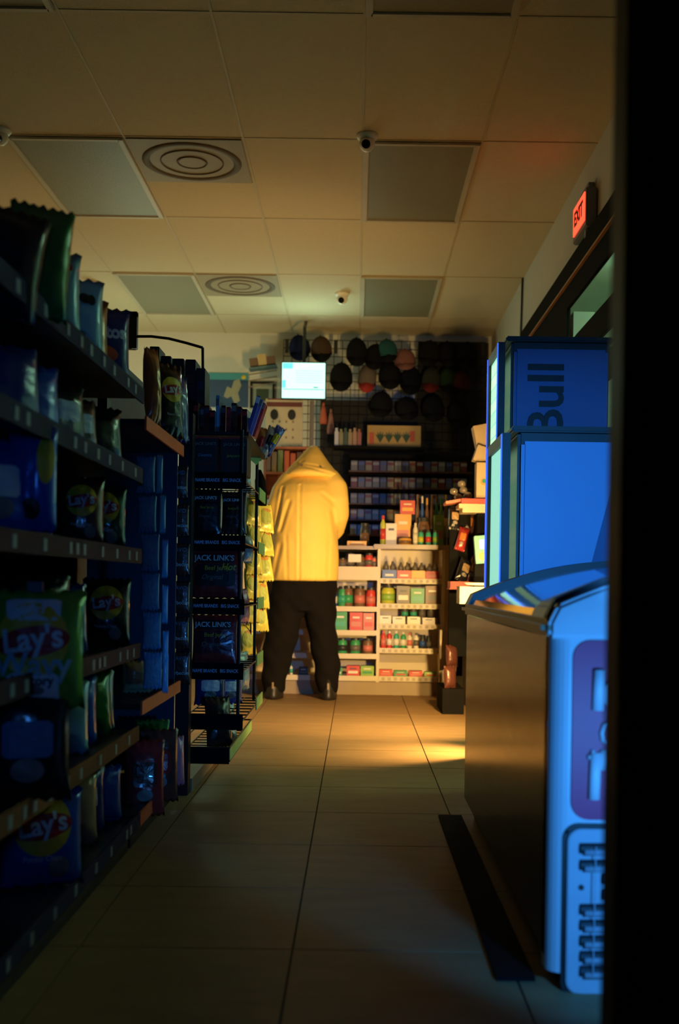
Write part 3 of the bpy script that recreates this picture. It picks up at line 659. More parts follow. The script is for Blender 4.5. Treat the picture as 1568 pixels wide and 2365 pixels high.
# caps
def cap(label, px, py, w_, h_, cm, bm_, d=9.42, tilt=0, grp='caps hanging on the wire grid'):
    w_ *= 1.25; h_ *= 1.1
    t = thing('baseball_cap', label, 'cap', P(px, py, d), 0, grp)
    prof = [(0.001, h_ / 2)] + [(w_ / 2 * math.sin(a), h_ * .5 * math.cos(a) * 1.0) for a in (.35, .7, 1.05, 1.4)] + [(w_ / 2 * 1.0, -h_ * .12), (w_ / 2 * .96, -h_ * .2), (.001, -h_ * .2)]
    MB().lathe(prof[::-1], seg=24, sy=.75).build('crown', cm, t, smooth=True)
    m = MB(); top = []; bot = []
    for k in range(13):
        a = PI + PI * k / 12; top.append(Vector((w_ * .49 * math.cos(a), -.02 - .012 * math.sin(-a) * 0 - .05 * (1 - abs(math.cos(a))), -h_ * .17)))
        bot.append(Vector((w_ * .46 * math.cos(a), -.075 - .03 * math.sin(-a), -h_ * .17 - h_ * .36 * math.sin(-a) )))
    off = Vector((0, .006, 0))
    A = [m.bm.verts.new(v) for v in top]; B = [m.bm.verts.new(v) for v in bot]; A2 = [m.bm.verts.new(v + off) for v in top]; B2 = [m.bm.verts.new(v + off) for v in bot]
    for k in range(12):
        m._f([A[k], A[k+1], B[k+1], B[k]]); m._f([A2[k], B2[k], B2[k+1], A2[k+1]]); m._f([B[k], B[k+1], B2[k+1], B2[k]]); m._f([A[k], A2[k], A2[k+1], A[k+1]])
    m.build('brim', bm_, t, smooth=True)
    MB().lathe([(.001, h_ * .53), (.008, h_ * .52), (.008, h_ * .49), (.001, h_ * .49)], seg=8).build('button', bm_, t)
    t.rotation_euler = (0, R(tilt), 0); return t
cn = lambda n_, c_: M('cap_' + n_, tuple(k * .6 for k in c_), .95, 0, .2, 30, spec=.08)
K = cn('black', (.012, .012, .014)); NV = cn('navy', (.015, .02, .07)); GY = cn('grey', (.22, .18, .15)); RD = cn('red', (.55, .06, .05)); BR = cn('brown', (.10, .06, .04)); TL = cn('teal', (.03, .13, .14)); SL = cn('salmon', (.30, .13, .11))
caps = [('navy cap hanging over the top left of the lit screen', 692, 805, .15, .22, NV, NV), ('black and brown cap hanging over the right corner of the lit screen', 742, 808, .15, .22, BR, K),
 ('black cap at the top of the grid, above the grey and red cap', 824, 815, .15, .24, K, K), ('large black cap directly right of the lit screen', 788, 872, .16, .24, K, K), ('grey cap with a bright red brim', 848, 875, .13, .24, GY, RD),
 ('black cap just left of the teal cap', 866, 826, .15, .22, K, K), ('dim teal cap near the top of the grid', 895, 812, .14, .2, TL, K), ('salmon cap tilted near the top of the grid', 935, 832, .15, .18, SL, SL),
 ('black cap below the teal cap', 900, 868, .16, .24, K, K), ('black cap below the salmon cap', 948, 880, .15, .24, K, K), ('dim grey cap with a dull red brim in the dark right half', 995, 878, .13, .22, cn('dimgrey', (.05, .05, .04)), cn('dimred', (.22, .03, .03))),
 ('black cap at the top of the dark right half of the grid', 990, 818, .15, .22, K, K), ('black cap above the dark green cap', 1035, 820, .15, .22, K, K), ('dark green cap low in the right half of the grid', 1034, 880, .14, .22, cn('green', (.03, .06, .03)), K),
 ('maroon cap low near the right end of the grid', 1064, 890, .13, .24, cn('maroon', (.08, .02, .02)), K), ('black cap at the top right end of the grid', 1078, 822, .15, .22, K, K),
 ('black cap hanging low under the black cap by the screen', 880, 935, .16, .22, K, K), ('black cap hanging low between the poster and the salmon cap', 940, 945, .16, .2, K, K), ('black cap hanging low in the dark, above the strip poster end', 1000, 945, .16, .22, K, K), ('black cap hanging lowest near the right end of the grid', 1060, 960, .16, .22, K, K)]
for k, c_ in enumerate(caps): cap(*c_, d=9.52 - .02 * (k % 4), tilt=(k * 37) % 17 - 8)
# wall posters and things left of the screen
t, w_, h_ = px_thing('world_map_poster', 'dark blue poster with a pale landmass on the back wall', 'poster', 480, 862, 574, 940, 9.846)
MB().box((0, 0, h_ / 2), (w_, .006, h_)).build('sheet', M('poster_navy', (.03, .07, .15), .6), t)
MB().box((0, -.004, h_ * .9), (w_, .002, h_ * .2)).build('teal_band', M('poster_teal', (.06, .30, .34), .6), t)
m = MB(); m.prism([(-.04, .10), (-.01, .19), (.03, .17), (.05, .24), (.10, .26), (.12, .20), (.09, .13), (.11, .06), (.06, .03), (.03, .10), (-.01, .08)], -.006, -.004); m.build('landmass', M('poster_sand', (.32, .30, .20), .6), t)
MB().lathe([(.001, 0), (.02, 0), (.02, .002), (.001, .002)], (0, 0, 0), 14).build('sun_badge', ink_yellow, t).matrix_local = Matrix.Translation((w_ * .38, -.004, h_ * .88)) @ Matrix.Rotation(R(90), 4, 'X')
t, w_, h_ = px_thing('framed_picture', 'small dark framed picture on the back wall left of the screen', 'picture', 577, 882, 634, 942, 9.838)
m = MB()
for s in (-1, 1): m.box((s * w_ * .46, 0, h_ / 2), (w_ * .08, .02, h_)); m.box((0, 0, h_ / 2 + s * h_ * .46), (w_ * .9, .02, h_ * .08))
m.build('frame', black, t); MB().box((0, .006, h_ / 2), (w_ * .86, .004, h_ * .86)).build('mat_board', M('matboard', (.40, .38, .28), .7), t)
MB().box((0, .002, h_ * .5), (w_ * .5, .004, h_ * .45)).build('print', M('print_green', (.08, .09, .04), .6), t)
t, w_, h_ = px_thing('leaflet', 'pale notice sheet with two black ovals under the screen', 'notice', 612, 922, 700, 1028, 9.3)
MB().box((0, 0, h_ / 2), (w_, .006, h_)).build('sheet', M('notice_paper', (.50, .42, .29), .7), t)
m = MB(); m.box((0, -.004, h_ * .88), (w_ * .96, .002, h_ * .10)); m.box((0, -.004, h_ * .99), (w_ * .9, .002, h_ * .03)); m.build('heading_band', M('maroon_ink', (.13, .03, .03), .6), t)
for s in (-1, 1):
    o = MB().lathe([(.001, 0), (.034, 0), (.034, .003), (.001, .003)], (0, 0, 0), 20, sy=1.35).build('oval', ink_black, t); o.matrix_local = Matrix.Translation((-.01 + s * .075, -.003, h_ * .66)) @ Matrix.Rotation(R(90), 4, 'X')
m = MB()
for r_ in range(3):
    for q in range(4): m.box((-w_ * .3 + q * w_ * .18, -.004, h_ * (.17 + .17 * r_)), (.014, .002, .02))
m.build('printed_marks', M('mark_brown', (.2, .15, .09), .6), t)
# small shelf of boxes on wall
t = thing('wall_shelf', 'small tilted shelf on the back wall left of the screen', 'shelf', P(607, 848, 9.6))
MB().box((0, .05, 0), (.25, .14, .012), ry=R(-8)).build('board', M('shelf_bluegrey', (.10, .18, .20), .5), t)
for q in range(3):
    m = MB(); m.box((0, -.015, -.05 - .055 * q), (.26, .006, .012), ry=R(-10)); m.build('rail', M('rail_tan', (.2, .16, .11), .6), t)
for k, (px, w_, h_, col) in enumerate([(587, .075, .07, (.16, .09, .05)), (606, .08, .095, (.50, .36, .16)), (626, .075, .07, (.28, .13, .07))]):
    p = P(px, 845 - (px - 587) * .12, 9.6)
    o = MB().box((0, .04, h_ / 2), (w_, .08, h_)).build('small_carton', card('sm%d' % k, col), None, p); o.rotation_euler = (0, R(-8), 0)
    tag(o, ['brown box at the left end of the small wall shelf', 'ochre box in the middle of the small wall shelf', 'rust box at the right end of the small wall shelf'][k], 'box')
# red wooden case with bottles
t = thing('display_case', 'red brown open display case behind the hood', 'display case', P(662, 1150, 9.15))
rb = M('case_redbrown', (.34, .10, .045), .5, 0, .2); 
m = MB(); m.box((-.19, .1, .215), (.02, .2, .43)); m.box((.19, .1, .215), (.02, .2, .43)); m.box((0, .19, .215), (.38, .02, .43)); m.build('case_body', rb, t)
MB().box((0, .1, -t.location.z / 2), (.30, .16, t.location.z)).build('stand', blackm, t)
for z in (.01, .21, .425): MB().box((0, .1, z), (.36, .2, .02)).build('shelf', rb, t)
for k, (col, h_) in enumerate([((.45, .35, .22), .18), ((.35, .22, .10), .17), ((.22, .25, .09), .185), ((.4, .08, .04), .18), ((.36, .07, .04), .16), ((.10, .04, .03), .17), ((.4, .12, .06), .18)]):
    p = P(662, 1150, 9.15) + Vector((-.165 + .053 * k, .06, .221))
    o = MB().box((0, 0, h_ / 2), (.042, .07, h_)).box((0, -.037, h_ * .25), (.03, .004, h_ * .25)).build('slim_carton', card('slim%d' % k, col), None, p)
    tag(o, f"{['beige', 'brown', 'olive', 'bright red', 'red', 'black brown', 'orange red'][k]} slim carton in the red brown case behind the hood", 'carton', 'slim cartons in the red brown case')
# post beside the notice, hanging tools
t = tag(MB().mm((P(716, 1030, 9.35).x, 9.35, 0.0), (P(724, 1030, 9.35).x, 9.37, P(720, 925, 9.35).z)).mm((P(729, 1, 9.35).x, 9.36, 0.0), (P(733, 1, 9.35).x, 9.38, P(720, 925, 9.35).z)).build('upright_post', grey_pl), 'slim grey upright under the screen', 'post')
for k, (x, y, w_, h_, col) in enumerate([(747, 935, .05, .17, (.50, .12, .07)), (764, 950, .05, .2, (.32, .16, .13))]):
    a = P(x, y, 9.575); m = MB(); m.box((0, 0, 0), (.02, .02, .04)); m.loft([((0, 0, -h_), w_ * .6, .02), ((0, 0, -h_ * .8), w_ * .7, .025), ((0, 0, -h_ * .3), w_ * .45, .025), ((0, 0, -.01), w_ * .3, .015)], 12)
    tag(m.build('hanging_pouch', M('pouch%d' % k, col, .6), None, a, smooth=True), ['red orange pouch hanging right below the screen', 'dull pink pouch hanging beside the red orange one'][k], 'pouch')
# strip poster with leaves
t, w_, h_ = px_thing('strip_poster', 'ochre strip poster with dark leaf emblems above the cigarette shelves', 'poster', 848, 984, 972, 1036, 9.35)
MB().box((0, 0, h_ / 2), (w_, .008, h_)).build('sheet', M('poster_ochre', (.40, .26, .08), .6), t)
leaf = M('leaf_ink', (.02, .06, .03), .6)
for k in range(4):
    m = MB(); cx, cz = -.12 + .075 * k, h_ * .5
    for q in range(5):
        a = R(-60 + 30 * q); m.prism([(cx, cz - .05), (cx + .03 * math.sin(a) - .008, cz + .02 * math.cos(a)), (cx + .05 * math.sin(a), cz + .055 * math.cos(a)), (cx + .03 * math.sin(a) + .008, cz + .02 * math.cos(a))], -.008, -.004)
    m.build('leaf_emblem', leaf, t)
m = MB(); m.box((-w_ * .42, -.005, h_ * .45), (.04, .003, .10)); m.box((w_ * .34, -.005, h_ * .55), (.04, .003, .09)); m.build('red_patch', card('red2', (.45, .07, .03)), t)
# product row left of poster
for k in range(6):
    o, col = None, [(.5, .5, .6), (.25, .22, .12), (.05, .08, .05), (.3, .22, .12), (.35, .2, .12), (.3, .1, .07)][k]
    p = P(777 + 10.5 * k, 1029, 9.3); h_ = .15 - .01 * (k % 2)
    m = MB(); m.box((0, 0, h_ * .4), (.034, .03, h_ * .8)); m.lathe([(.012, h_ * .8), (.012, h_)], seg=10)
    tag(m.build('small_bottle', M('rowb%d' % k, col, .35), None, p), f"{['pale blue', 'olive', 'dark green', 'tan', 'brown', 'rust'][k]} small bottle in the row left of the strip poster", 'bottle', 'small bottles left of the strip poster')
tag(MB().mm((P(770, 1034, 9.25).x, 9.22, P(770, 1036, 9.25).z), (P(980, 1034, 9.25).x, 9.40, P(770, 1030, 9.25).z)).build('wall_shelf_board', blackm), 'dark shelf under the row of small bottles and the strip poster', 'shelf')

# cigarette shelves
cs = thing('cigarette_shelf', 'dark tiered shelf of cigarette packs behind the counter', 'shelf unit', (P(960, 1, 9.2).x, 9.2, 0.8))
xa, xb = P(822, 1, 9.2).x - cs.location.x, P(1105, 1, 9.2).x - cs.location.x
CZ = [P(900, y, 9.2).z for y in (1088, 1126, 1163, 1200, 1235)]
MB().mm((xa, .12, -.8), (xb, .14, P(900, 1045, 9.2).z - .8)).build('back_panel', blackm, cs)
for z in CZ: MB().mm((xa, -.05, z - .815), (xb, .12, z - .803)).build('shelf', M('shelf_darkred', (.05, .012, .012), .5), cs)
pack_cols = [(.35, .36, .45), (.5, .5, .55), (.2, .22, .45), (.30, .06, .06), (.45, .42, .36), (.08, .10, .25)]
pk = {}
for r_, z in enumerate(CZ):
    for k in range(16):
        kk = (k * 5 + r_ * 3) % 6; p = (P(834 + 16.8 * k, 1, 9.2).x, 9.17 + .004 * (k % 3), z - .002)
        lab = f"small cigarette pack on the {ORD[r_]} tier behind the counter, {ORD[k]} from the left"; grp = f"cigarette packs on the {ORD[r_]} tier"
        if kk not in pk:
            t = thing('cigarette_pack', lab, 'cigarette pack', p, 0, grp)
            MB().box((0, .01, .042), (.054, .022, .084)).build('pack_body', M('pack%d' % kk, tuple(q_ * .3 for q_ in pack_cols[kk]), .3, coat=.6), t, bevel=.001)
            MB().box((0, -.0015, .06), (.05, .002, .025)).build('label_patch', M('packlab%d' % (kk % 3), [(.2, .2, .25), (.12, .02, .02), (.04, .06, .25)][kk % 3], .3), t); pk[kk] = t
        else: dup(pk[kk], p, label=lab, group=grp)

# ------------------------------------------------------------------ white counter cabinets
D0 = 7.62
def pz(y): return P(900, y, D0).z
def pX(x): return P(x, 1430, D0).x
XC0, XC1, XC2 = pX(560), pX(870), pX(1022)
cabR = thing('counter_cabinet', 'cream open shelf counter with products, right section', 'cabinet', ((XC1 + XC2) / 2, D0, 0))
lr = lambda x, y, z: (x - (XC1 + XC2) / 2, y - D0, z)
zs = [pz(1337), pz(1395), pz(1442), pz(1498), pz(1563)]
MB().mm(lr(XC1, D0, .09), lr(XC1 + .022, D0 + .34, 1.03)).mm(lr(XC2 - .01, D0, .09), lr(XC2 + .012, D0 + .34, 1.03)).build('side_panel', cream, cabR)
MB().mm(lr(XC1, D0 + .33, .09), lr(XC2, D0 + .345, 1.03)).build('back_panel', cream, cabR)
MB().mm(lr(XC1, D0 + .02, 0), lr(XC2, D0 + .3, .10)).build('kick_board', M('kick_tan', (.35, .26, .16), .5), cabR)
for i, z in enumerate(zs):
    sh = MB().mm(lr(XC1 + .022, D0 + .01, z - .02), lr(XC2 - .01, D0 + .33, z)).build('shelf', cream, cabR)
    m = MB().mm(lr(XC1 + .018, D0 - .008, z - .032), lr(XC2 + .005, D0 + .01, z + .004)); m.mi = 1
    for k in range(10): m.mm(lr(XC1 + .04 + k * .043, D0 - .0095, z - .026), lr(XC1 + .062 + k * .043, D0 - .007, z - .004))
    m.build('price_strip', [cream, M('tag_tan', (.45, .38, .28), .6)], sh)
topm = M('worktop_tan', (.34, .25, .15), .35)
m = MB().mm((XC1 - .03, D0 - .05, 1.03), (pX(1062), D0 + .75, 1.062))
tag(m.build('worktop', topm, bevel=.006), 'tan counter top over the right cream cabinet', 'worktop')
cabL = thing('counter_cabinet', 'cream open shelf counter behind the person, left section', 'cabinet', ((XC0 + XC1) / 2, D0, 0))
ll_ = lambda x, y, z: (x - (XC0 + XC1) / 2, y - D0, z)
zl = [pz(1330), pz(1403), pz(1458), pz(1512), pz(1563)]
MB().mm(ll_(XC0, D0, .09), ll_(XC0 + .022, D0 + .34, 1.0)).build('side_panel', cream, cabL)
MB().mm(ll_(XC0, D0 + .33, .09), ll_(XC1, D0 + .345, .95)).build('back_panel', cream, cabL)
MB().mm(ll_(XC0, D0 + .02, 0), ll_(XC1, D0 + .3, .10)).build('kick_board', M('kick_tan', (.35, .26, .16), .5), cabL)
for i, z in enumerate(zl):
    sh = MB().mm(ll_(XC0 + .022, D0 + .01, z - .02), ll_(XC1, D0 + .33, z)).build('shelf', cream, cabL)
    hh = .058 if i == 0 else .0
    MB().mm(ll_(XC0 + .018, D0 - .008, z - .032), ll_(XC1, D0 + .01, z + .004 + hh)).build('price_strip', cream, sh)
tag(MB().mm((XC0 - .02, D0 - .02, pz(1270)), (XC1 - .002, D0 + .6, pz(1262))).build('worktop', topm, bevel=.004), 'brown counter top the person leans over', 'worktop')

CC = dict(red=(.62, .05, .04), green=(.04, .33, .12), blue=(.03, .10, .38), orange=(.75, .38, .06), yellow=(.55, .55, .05), grey=(.14, .12, .10), teal=(.04, .38, .26), brown=(.20, .10, .05), white=(.75, .70, .6), dark=(.03, .03, .03), pink=(.62, .18, .14), lime=(.28, .48, .08))
def CM(k): return M('prod_' + k, CC[k], .42, 0, .12, 18)
def product(kind, col, px, w_px, y_top, y_bot, label, d=D0 + .03, zbase=None, col2='white', group=None, cat=None):
    w_ = w_px * d / FPX; h_ = (y_bot - y_top) * d / FPX; p = P(px, y_bot, d)
    if zbase is not None: p.z = zbase
    p.y += .0
    nm = {'box': 'product_box', 'jar': 'jar', 'bottle': 'bottle', 'can': 'can', 'hook': 'hanging_pack'}[kind]
    t = thing(nm, label, cat or {'box': 'box', 'jar': 'jar', 'bottle': 'bottle', 'can': 'can', 'hook': 'pack'}[kind], p, 0, group)
    if kind == 'box':
        MB().box((0, .04, h_ / 2), (w_ * .94, .08, h_)).build('box_body', CM(col), t, bevel=.002)
        MB().box((0, -.001, h_ * .36), (w_ * .7, .003, h_ * .26)).build('label_patch', CM(col2), t)
        MB().box((0, -.001, h_ * .72), (w_ * .5, .003, h_ * .10)).build('lettering_band', CM('dark' if col2 == 'white' else 'white'), t)
    elif kind in ('jar', 'can', 'bottle'):
        r = w_ * .47; nk = {'jar': .8, 'can': .97, 'bottle': .5}[kind]
        MB().lathe([(r * .9, 0), (r, h_ * .04), (r, h_ * .66), (r * .96, h_ * .72), (r * nk, h_ * .82), (r * nk, h_ * .88)], (0, r, 0), 18).build('body', CM(col), t, smooth=True)
        MB().lathe([(r * 1.02, h_ * .18), (r * 1.02, h_ * .55)], (0, r, 0), 18).build('label_band', CM(col2), t, smooth=True)
        MB().lathe([(r * nk * 1.05, h_ * .86), (r * nk * 1.05, h_ * .99), (r * nk * .8, h_)], (0, r, 0), 16).build('lid', CM('dark' if kind == 'jar' else col2), t)
    elif kind == 'hook':
        MB().box((0, .03, h_ * .26), (w_ * .95, .06, h_ * .52)).build('tray', CM(col), t, bevel=.003)
        MB().box((0, -.001, h_ * .22), (w_ * .55, .003, h_ * .12)).build('label_patch', CM(col2), t)
        m = MB()
        for s in (-1, 1): m.lathe([(w_ * .17, h_ * .5), (w_ * .2, h_ * .7), (w_ * .1, h_ * .85), (w_ * .06, h_)], (s * w_ * .22, .03, 0), 10)
        m.build('bottle_tops', CM('grey'), t, smooth=True)
    return t
def shelf_row(items, zb, yb, side, tier, d=D0 + .035):
    n = {}
    for k, (kind, col, px, w_px, yt, col2) in enumerate(items):
        product(kind, col, px, w_px, yt, yb, f"{ {'dark':'black'}.get(col, col)} {kind if kind != 'hook' else 'bottle tray'} on the {tier} shelf of the {side} cabinet, {ORD[k]} from left", d, zb, col2, f"products on the {tier} shelf of the {side} cabinet")
shelf_row([('hook', 'blue', 899, 35, 1296, 'white'), ('hook', 'red', 933, 34, 1298, 'white'), ('hook', 'orange', 966, 34, 1298, 'orange'), ('hook', 'red', 999, 33, 1300, 'pink')], zs[0], 1337, 'right', 'top')
shelf_row([('jar', 'yellow', 896, 34, 1352, 'lime'), ('box', 'grey', 931, 32, 1353, 'white'), ('box', 'green', 964, 34, 1358, 'teal'), ('box', 'brown', 998, 34, 1352, 'grey')], zs[1], 1395, 'right', 'second')
shelf_row([('box', 'white', 890, 28, 1422, 'white'), ('box', 'white', 921, 31, 1424, 'white'), ('box', 'white', 955, 31, 1424, 'white'), ('box', 'white', 990, 31, 1426, 'white')], zs[2], 1442, 'right', 'third')
for k in range(4): product('can', 'grey', 935 + 20 * k, 17, 1402, 1426, f"dark can standing behind the white boxes, {ORD[k]} from the left", D0 + .15, zs[2] + .045, 'teal' if k < 2 else 'grey', 'dark cans behind the white boxes')
m = MB().mm((pX(925), D0 + .14, zs[2]), (pX(1015), D0 + .24, zs[2] + .045)); tag(m.build('riser', cream), 'low cream riser the dark cans stand on', 'riser')
shelf_row([('bottle', 'red', 885, 13, 1458, 'pink'), ('bottle', 'red', 899, 13, 1458, 'white'), ('bottle', 'teal', 915, 14, 1458, 'white'), ('bottle', 'green', 931, 14, 1460, 'white'), ('bottle', 'white', 946, 13, 1462, 'pink'), ('bottle', 'white', 961, 13, 1462, 'grey'), ('jar', 'dark', 976, 15, 1466, 'blue'), ('jar', 'dark', 990, 13, 1468, 'grey')], zs[3], 1498, 'right', 'fourth')
shelf_row([('box', 'red', 891, 32, 1548, 'pink'), ('box', 'green', 925, 32, 1550, 'red'), ('box', 'red', 960, 33, 1550, 'pink'), ('box', 'lime', 994, 30, 1552, 'red')], zs[4], 1563, 'right', 'bottom')
shelf_row([('jar', 'blue', 768, 22, 1360, 'white'), ('jar', 'green', 790, 22, 1356, 'teal'), ('jar', 'brown', 803, 25, 1354, 'green'), ('jar', 'brown', 830, 27, 1354, 'pink'), ('jar', 'red', 856, 24, 1358, 'pink')], zl[1], 1403, 'left', 'second')
shelf_row([('box', 'green', 786, 32, 1415, 'teal'), ('box', 'red', 822, 32, 1416, 'pink'), ('box', 'pink', 851, 27, 1417, 'red')], zl[2], 1458, 'left', 'third')
shelf_row([('jar', 'green', 790, 24, 1476, 'dark'), ('jar', 'green', 820, 26, 1476, 'grey'), ('jar', 'brown', 849, 24, 1476, 'pink')], zl[3], 1512, 'left', 'fourth')
shelf_row([('bottle', 'white', 672, 8, 1538, 'teal'), ('box', 'dark', 700, 22, 1545, 'grey'), ('box', 'green', 780, 20, 1544, 'white'), ('box', 'red', 815, 32, 1540, 'white'), ('box', 'lime', 848, 32, 1540, 'green')], zl[4], 1563, 'left', 'bottom')
# upper open bay of left cabinet: dark bags with white tag
for k, (px, w_px, yt, col) in enumerate([(790, 22, 1290, 'brown'), (808, 24, 1278, 'dark'), (832, 22, 1282, 'brown'), (852, 22, 1278, 'red'), (864, 12, 1286, 'pink')]):
    product('jar', col, px, w_px, yt, 1312, f"{['brown', 'black', 'dark brown', 'red', 'pink'][k]} candy jar in the upper bay of the left cream cabinet", D0 + .04, pz(1312), 'grey')
tag(MB().box((0, 0, .03), (.09, .004, .055)).build('price_card', white_card, None, (pX(817), D0 + .02, pz(1300))), 'white card standing in the upper bay of the left cabinet', 'card')
# side stuff on the right of the cabinet
sp = MB(); sp.mm((XC2 + .012, D0 + .0, .0), (XC2 + .10, D0 + .5, 1.03)); tag(sp.build('end_panel', M('end_panel_tan', (.42, .33, .21), .5)), 'tan end panel closing the right cabinet', 'panel')
product('jar', 'white', 1053, 16, 1440, 1500, 'pale rounded tub beside the right cabinet', D0 - .25, .33, 'white')
tag(MB().box((0, 0, .165), (.09, .09, .33)).build('stool_box', topm, None, (P(1053, 1, D0 - .21).x, D0 - .2, 0), bevel=.01), 'tan box under the pale tub', 'box')
product('bottle', 'pink', 1046, 9, 1420, 1462, 'small pink bottle next to the freezer edge', D0 - .35, .48, 'orange')
tag(MB().box((0, 0, .24), (.05, .05, .48)).build('bottle_stand', topm, None, (P(1046, 1, D0 - .34).x, D0 - .33, 0)), 'narrow stand under the small pink bottle', 'stand')
for k, (px, py, col) in enumerate([(1040, 1590, 'brown'), (1044, 1540, 'brown')]): onB(px, py, 6.6 + .3 * k, col, 'plain', .09, .14, 30, ['brown foil bag standing low beside the freezer', 'brown foil bag above the low one beside the freezer'][k])

# on the counter
ZC = 1.064; dc = D0 + .12
def cnt(kind, col, px, wpx, yt, yb, label, d=dc, z=ZC, col2='white'): return product(kind, col, px, wpx, yt, yb, label, d, z, col2)
cnt('bottle', 'yellow', 884, 13, 1194, 1262, 'yellow bottle with a red cap on the counter', col2='red')
cnt('box', 'white', 903, 26, 1212, 1262, 'white box on the counter right of the red capped bottle', D0 + .14)
cnt('box', 'orange', 930, 40, 1190, 1262, 'orange carton on the counter with the red carton above it', D0 + .17, col2='pink')
cnt('box', 'red', 941, 36, 1160, 1192, 'bright red carton standing on the orange carton', D0 + .18, ZC + 72 * 7.8 / 2500, col2='orange')
cnt('jar', 'orange', 936, 32, 1248, 1266, 'low orange bowl in front of the orange carton', D0 + .02, col2='brown')
cnt('bottle', 'white', 959, 12, 1215, 1266, 'tall white bottle on the counter', D0 + .03)
for k in range(3): cnt('jar', 'teal', 972 + 17 * k, 14, 1230, 1264, f"small bottle with a teal band on the counter, {ORD[k]} from the left", D0 + .02, col2=['yellow', 'red', 'lime'][k])
cnt('jar', 'brown', 978, 30, 1196, 1262, 'wide brown jar behind the teal banded bottles', D0 + .22, col2='pink')
cnt('box', 'lime', 1013, 24, 1190, 1262, 'lime carton behind the teal banded bottles', D0 + .22, col2='pink')
for k in range(7):
    c_ = ['brown', 'blue', 'brown', 'brown', 'green', 'lime', 'brown'][k]
    cnt('bottle', c_, 963 + 11 * k, 9, 1142 + (k % 3) * 4, 1262, f"tall thin {c_} tube at the back of the counter, {ORD[k]} from the left", D0 + .33, col2=['brown', 'white', 'orange', 'brown', 'brown', 'green', 'orange'][k])
cnt('jar', 'dark', 842, 22, 1205, 1256, 'dark glass jar left of the yellow bottle', D0 + .3, pz(1256), 'brown')
cnt('box', 'orange', 824, 48, 1250, 1262, 'flat orange carton on the lower counter beside the coat', D0 + .05, pz(1262), 'brown')
# right hand clutter between counter and coolers
sidec = thing('side_counter', 'dark side counter carrying the red trays', 'counter', (.95, 6.75, 0))
MB().box((0, 0, .32), (.46, 1.0, .64)).build('counter_body', M('side_dark', (.05, .035, .025), .6), sidec, bevel=.01)
MB().box((-.01, 0, .655), (.5, 1.04, .03)).build('counter_top', blackm, sidec)
def RT(name, x0, y0, x1, y1, d, th, mat, label, cat, rz=0, grp=None):
    a, b_ = P(x0, y1, d), P(x1, y0, d); w_, h_ = b_.x - a.x, b_.z - a.z
    o = MB().box((0, th / 2, h_ / 2), (w_, th, h_)).build(name, mat, None, ((a.x + b_.x) / 2, d, a.z), R(rz), bevel=.002); return tag(o, label, cat, grp)
# red basket
t = thing('basket', 'shallow red basket below the dark snack packs', 'basket', P(1090, 1362, 6.7))
m = MB(); m.box((0, .1, .004), (.28, .2, .008)); m.box((0, 0, .025), (.27, .01, .05)); m.box((0, .2, .025), (.27, .01, .05)); m.box((-.13, .1, .025), (.01, .2, .05)); m.box((.13, .1, .025), (.01, .2, .05))
m.build('basket_body', M('basket_red', (.65, .10, .08), .5), t)
tag(MB().lathe([(.001, 0), (.06, 0), (.075, .012), (.07, .016), (.001, .01)], seg=28).build('white_saucer', M('saucer_white', (.85, .8, .72), .4), None, P(1100, 1352, 6.3), smooth=True), 'bright white saucer at the front of the red basket', 'saucer')
tag(MB().box((.0, .05, -.055), (.2, .2, .10)).build('saucer_ledge', cream, None, P(1100, 1353, 6.27)), 'cream ledge under the white saucer', 'ledge')
for k, (px, py, col, w_, h_, rz, ro) in enumerate([(1062, 1345, 'dark', .09, .17, 20, 25), (1078, 1345, 'brown', .09, .18, 10, 30), (1098, 1342, 'red', .08, .13, 25, 20), (1060, 1272, 'red', .07, .16, 0, 15), (1048, 1225, 'dark', .08, .16, 10, 5), (1074, 1240, 'brown', .10, .18, 10, 12)]):
    b = onB(px, py, 6.72 + .04 * k, col, 'label', w_, h_, rz, ['black snack pack leaning left in the red basket', 'brown snack pack leaning in the red basket', 'red snack pack at the right of the red basket', 'red pack hanging above the red basket', 'black pack hanging left under the red trays', 'red brown pack hanging right under the red trays'][k], m2=[FM('tan'), FM('orange')][k % 2]); b.rotation_euler = (R(-15), R(ro), R(rz))
tagr = M('tray_red', (.75, .06, .05), .45)
RT('red_tray', 1066, 1152, 1134, 1162, 6.65, .25, tagr, 'flat red tray on top of the white papers by the cooler', 'tray')
o = RT('pink_flap', 1030, 1154, 1075, 1160, 6.7, .2, M('flap_pink', (.7, .22, .16), .5), 'pink flap sticking out left of the red tray', 'flap'); o.rotation_euler = (0, R(-10), 0)
for k in range(4): RT('paper_stack', 1060 - 4 * (k % 2) + k * 4, 1164 + 5 * k, 1134 - 6 * (k % 2), 1168 + 5 * k, 6.65, .22, M('paper_cream', (.72, .6, .4), .6), f"thin cream paper pad under the red tray, {ORD[k]} from the top", 'paper pad', 0, 'paper pads under the red tray')
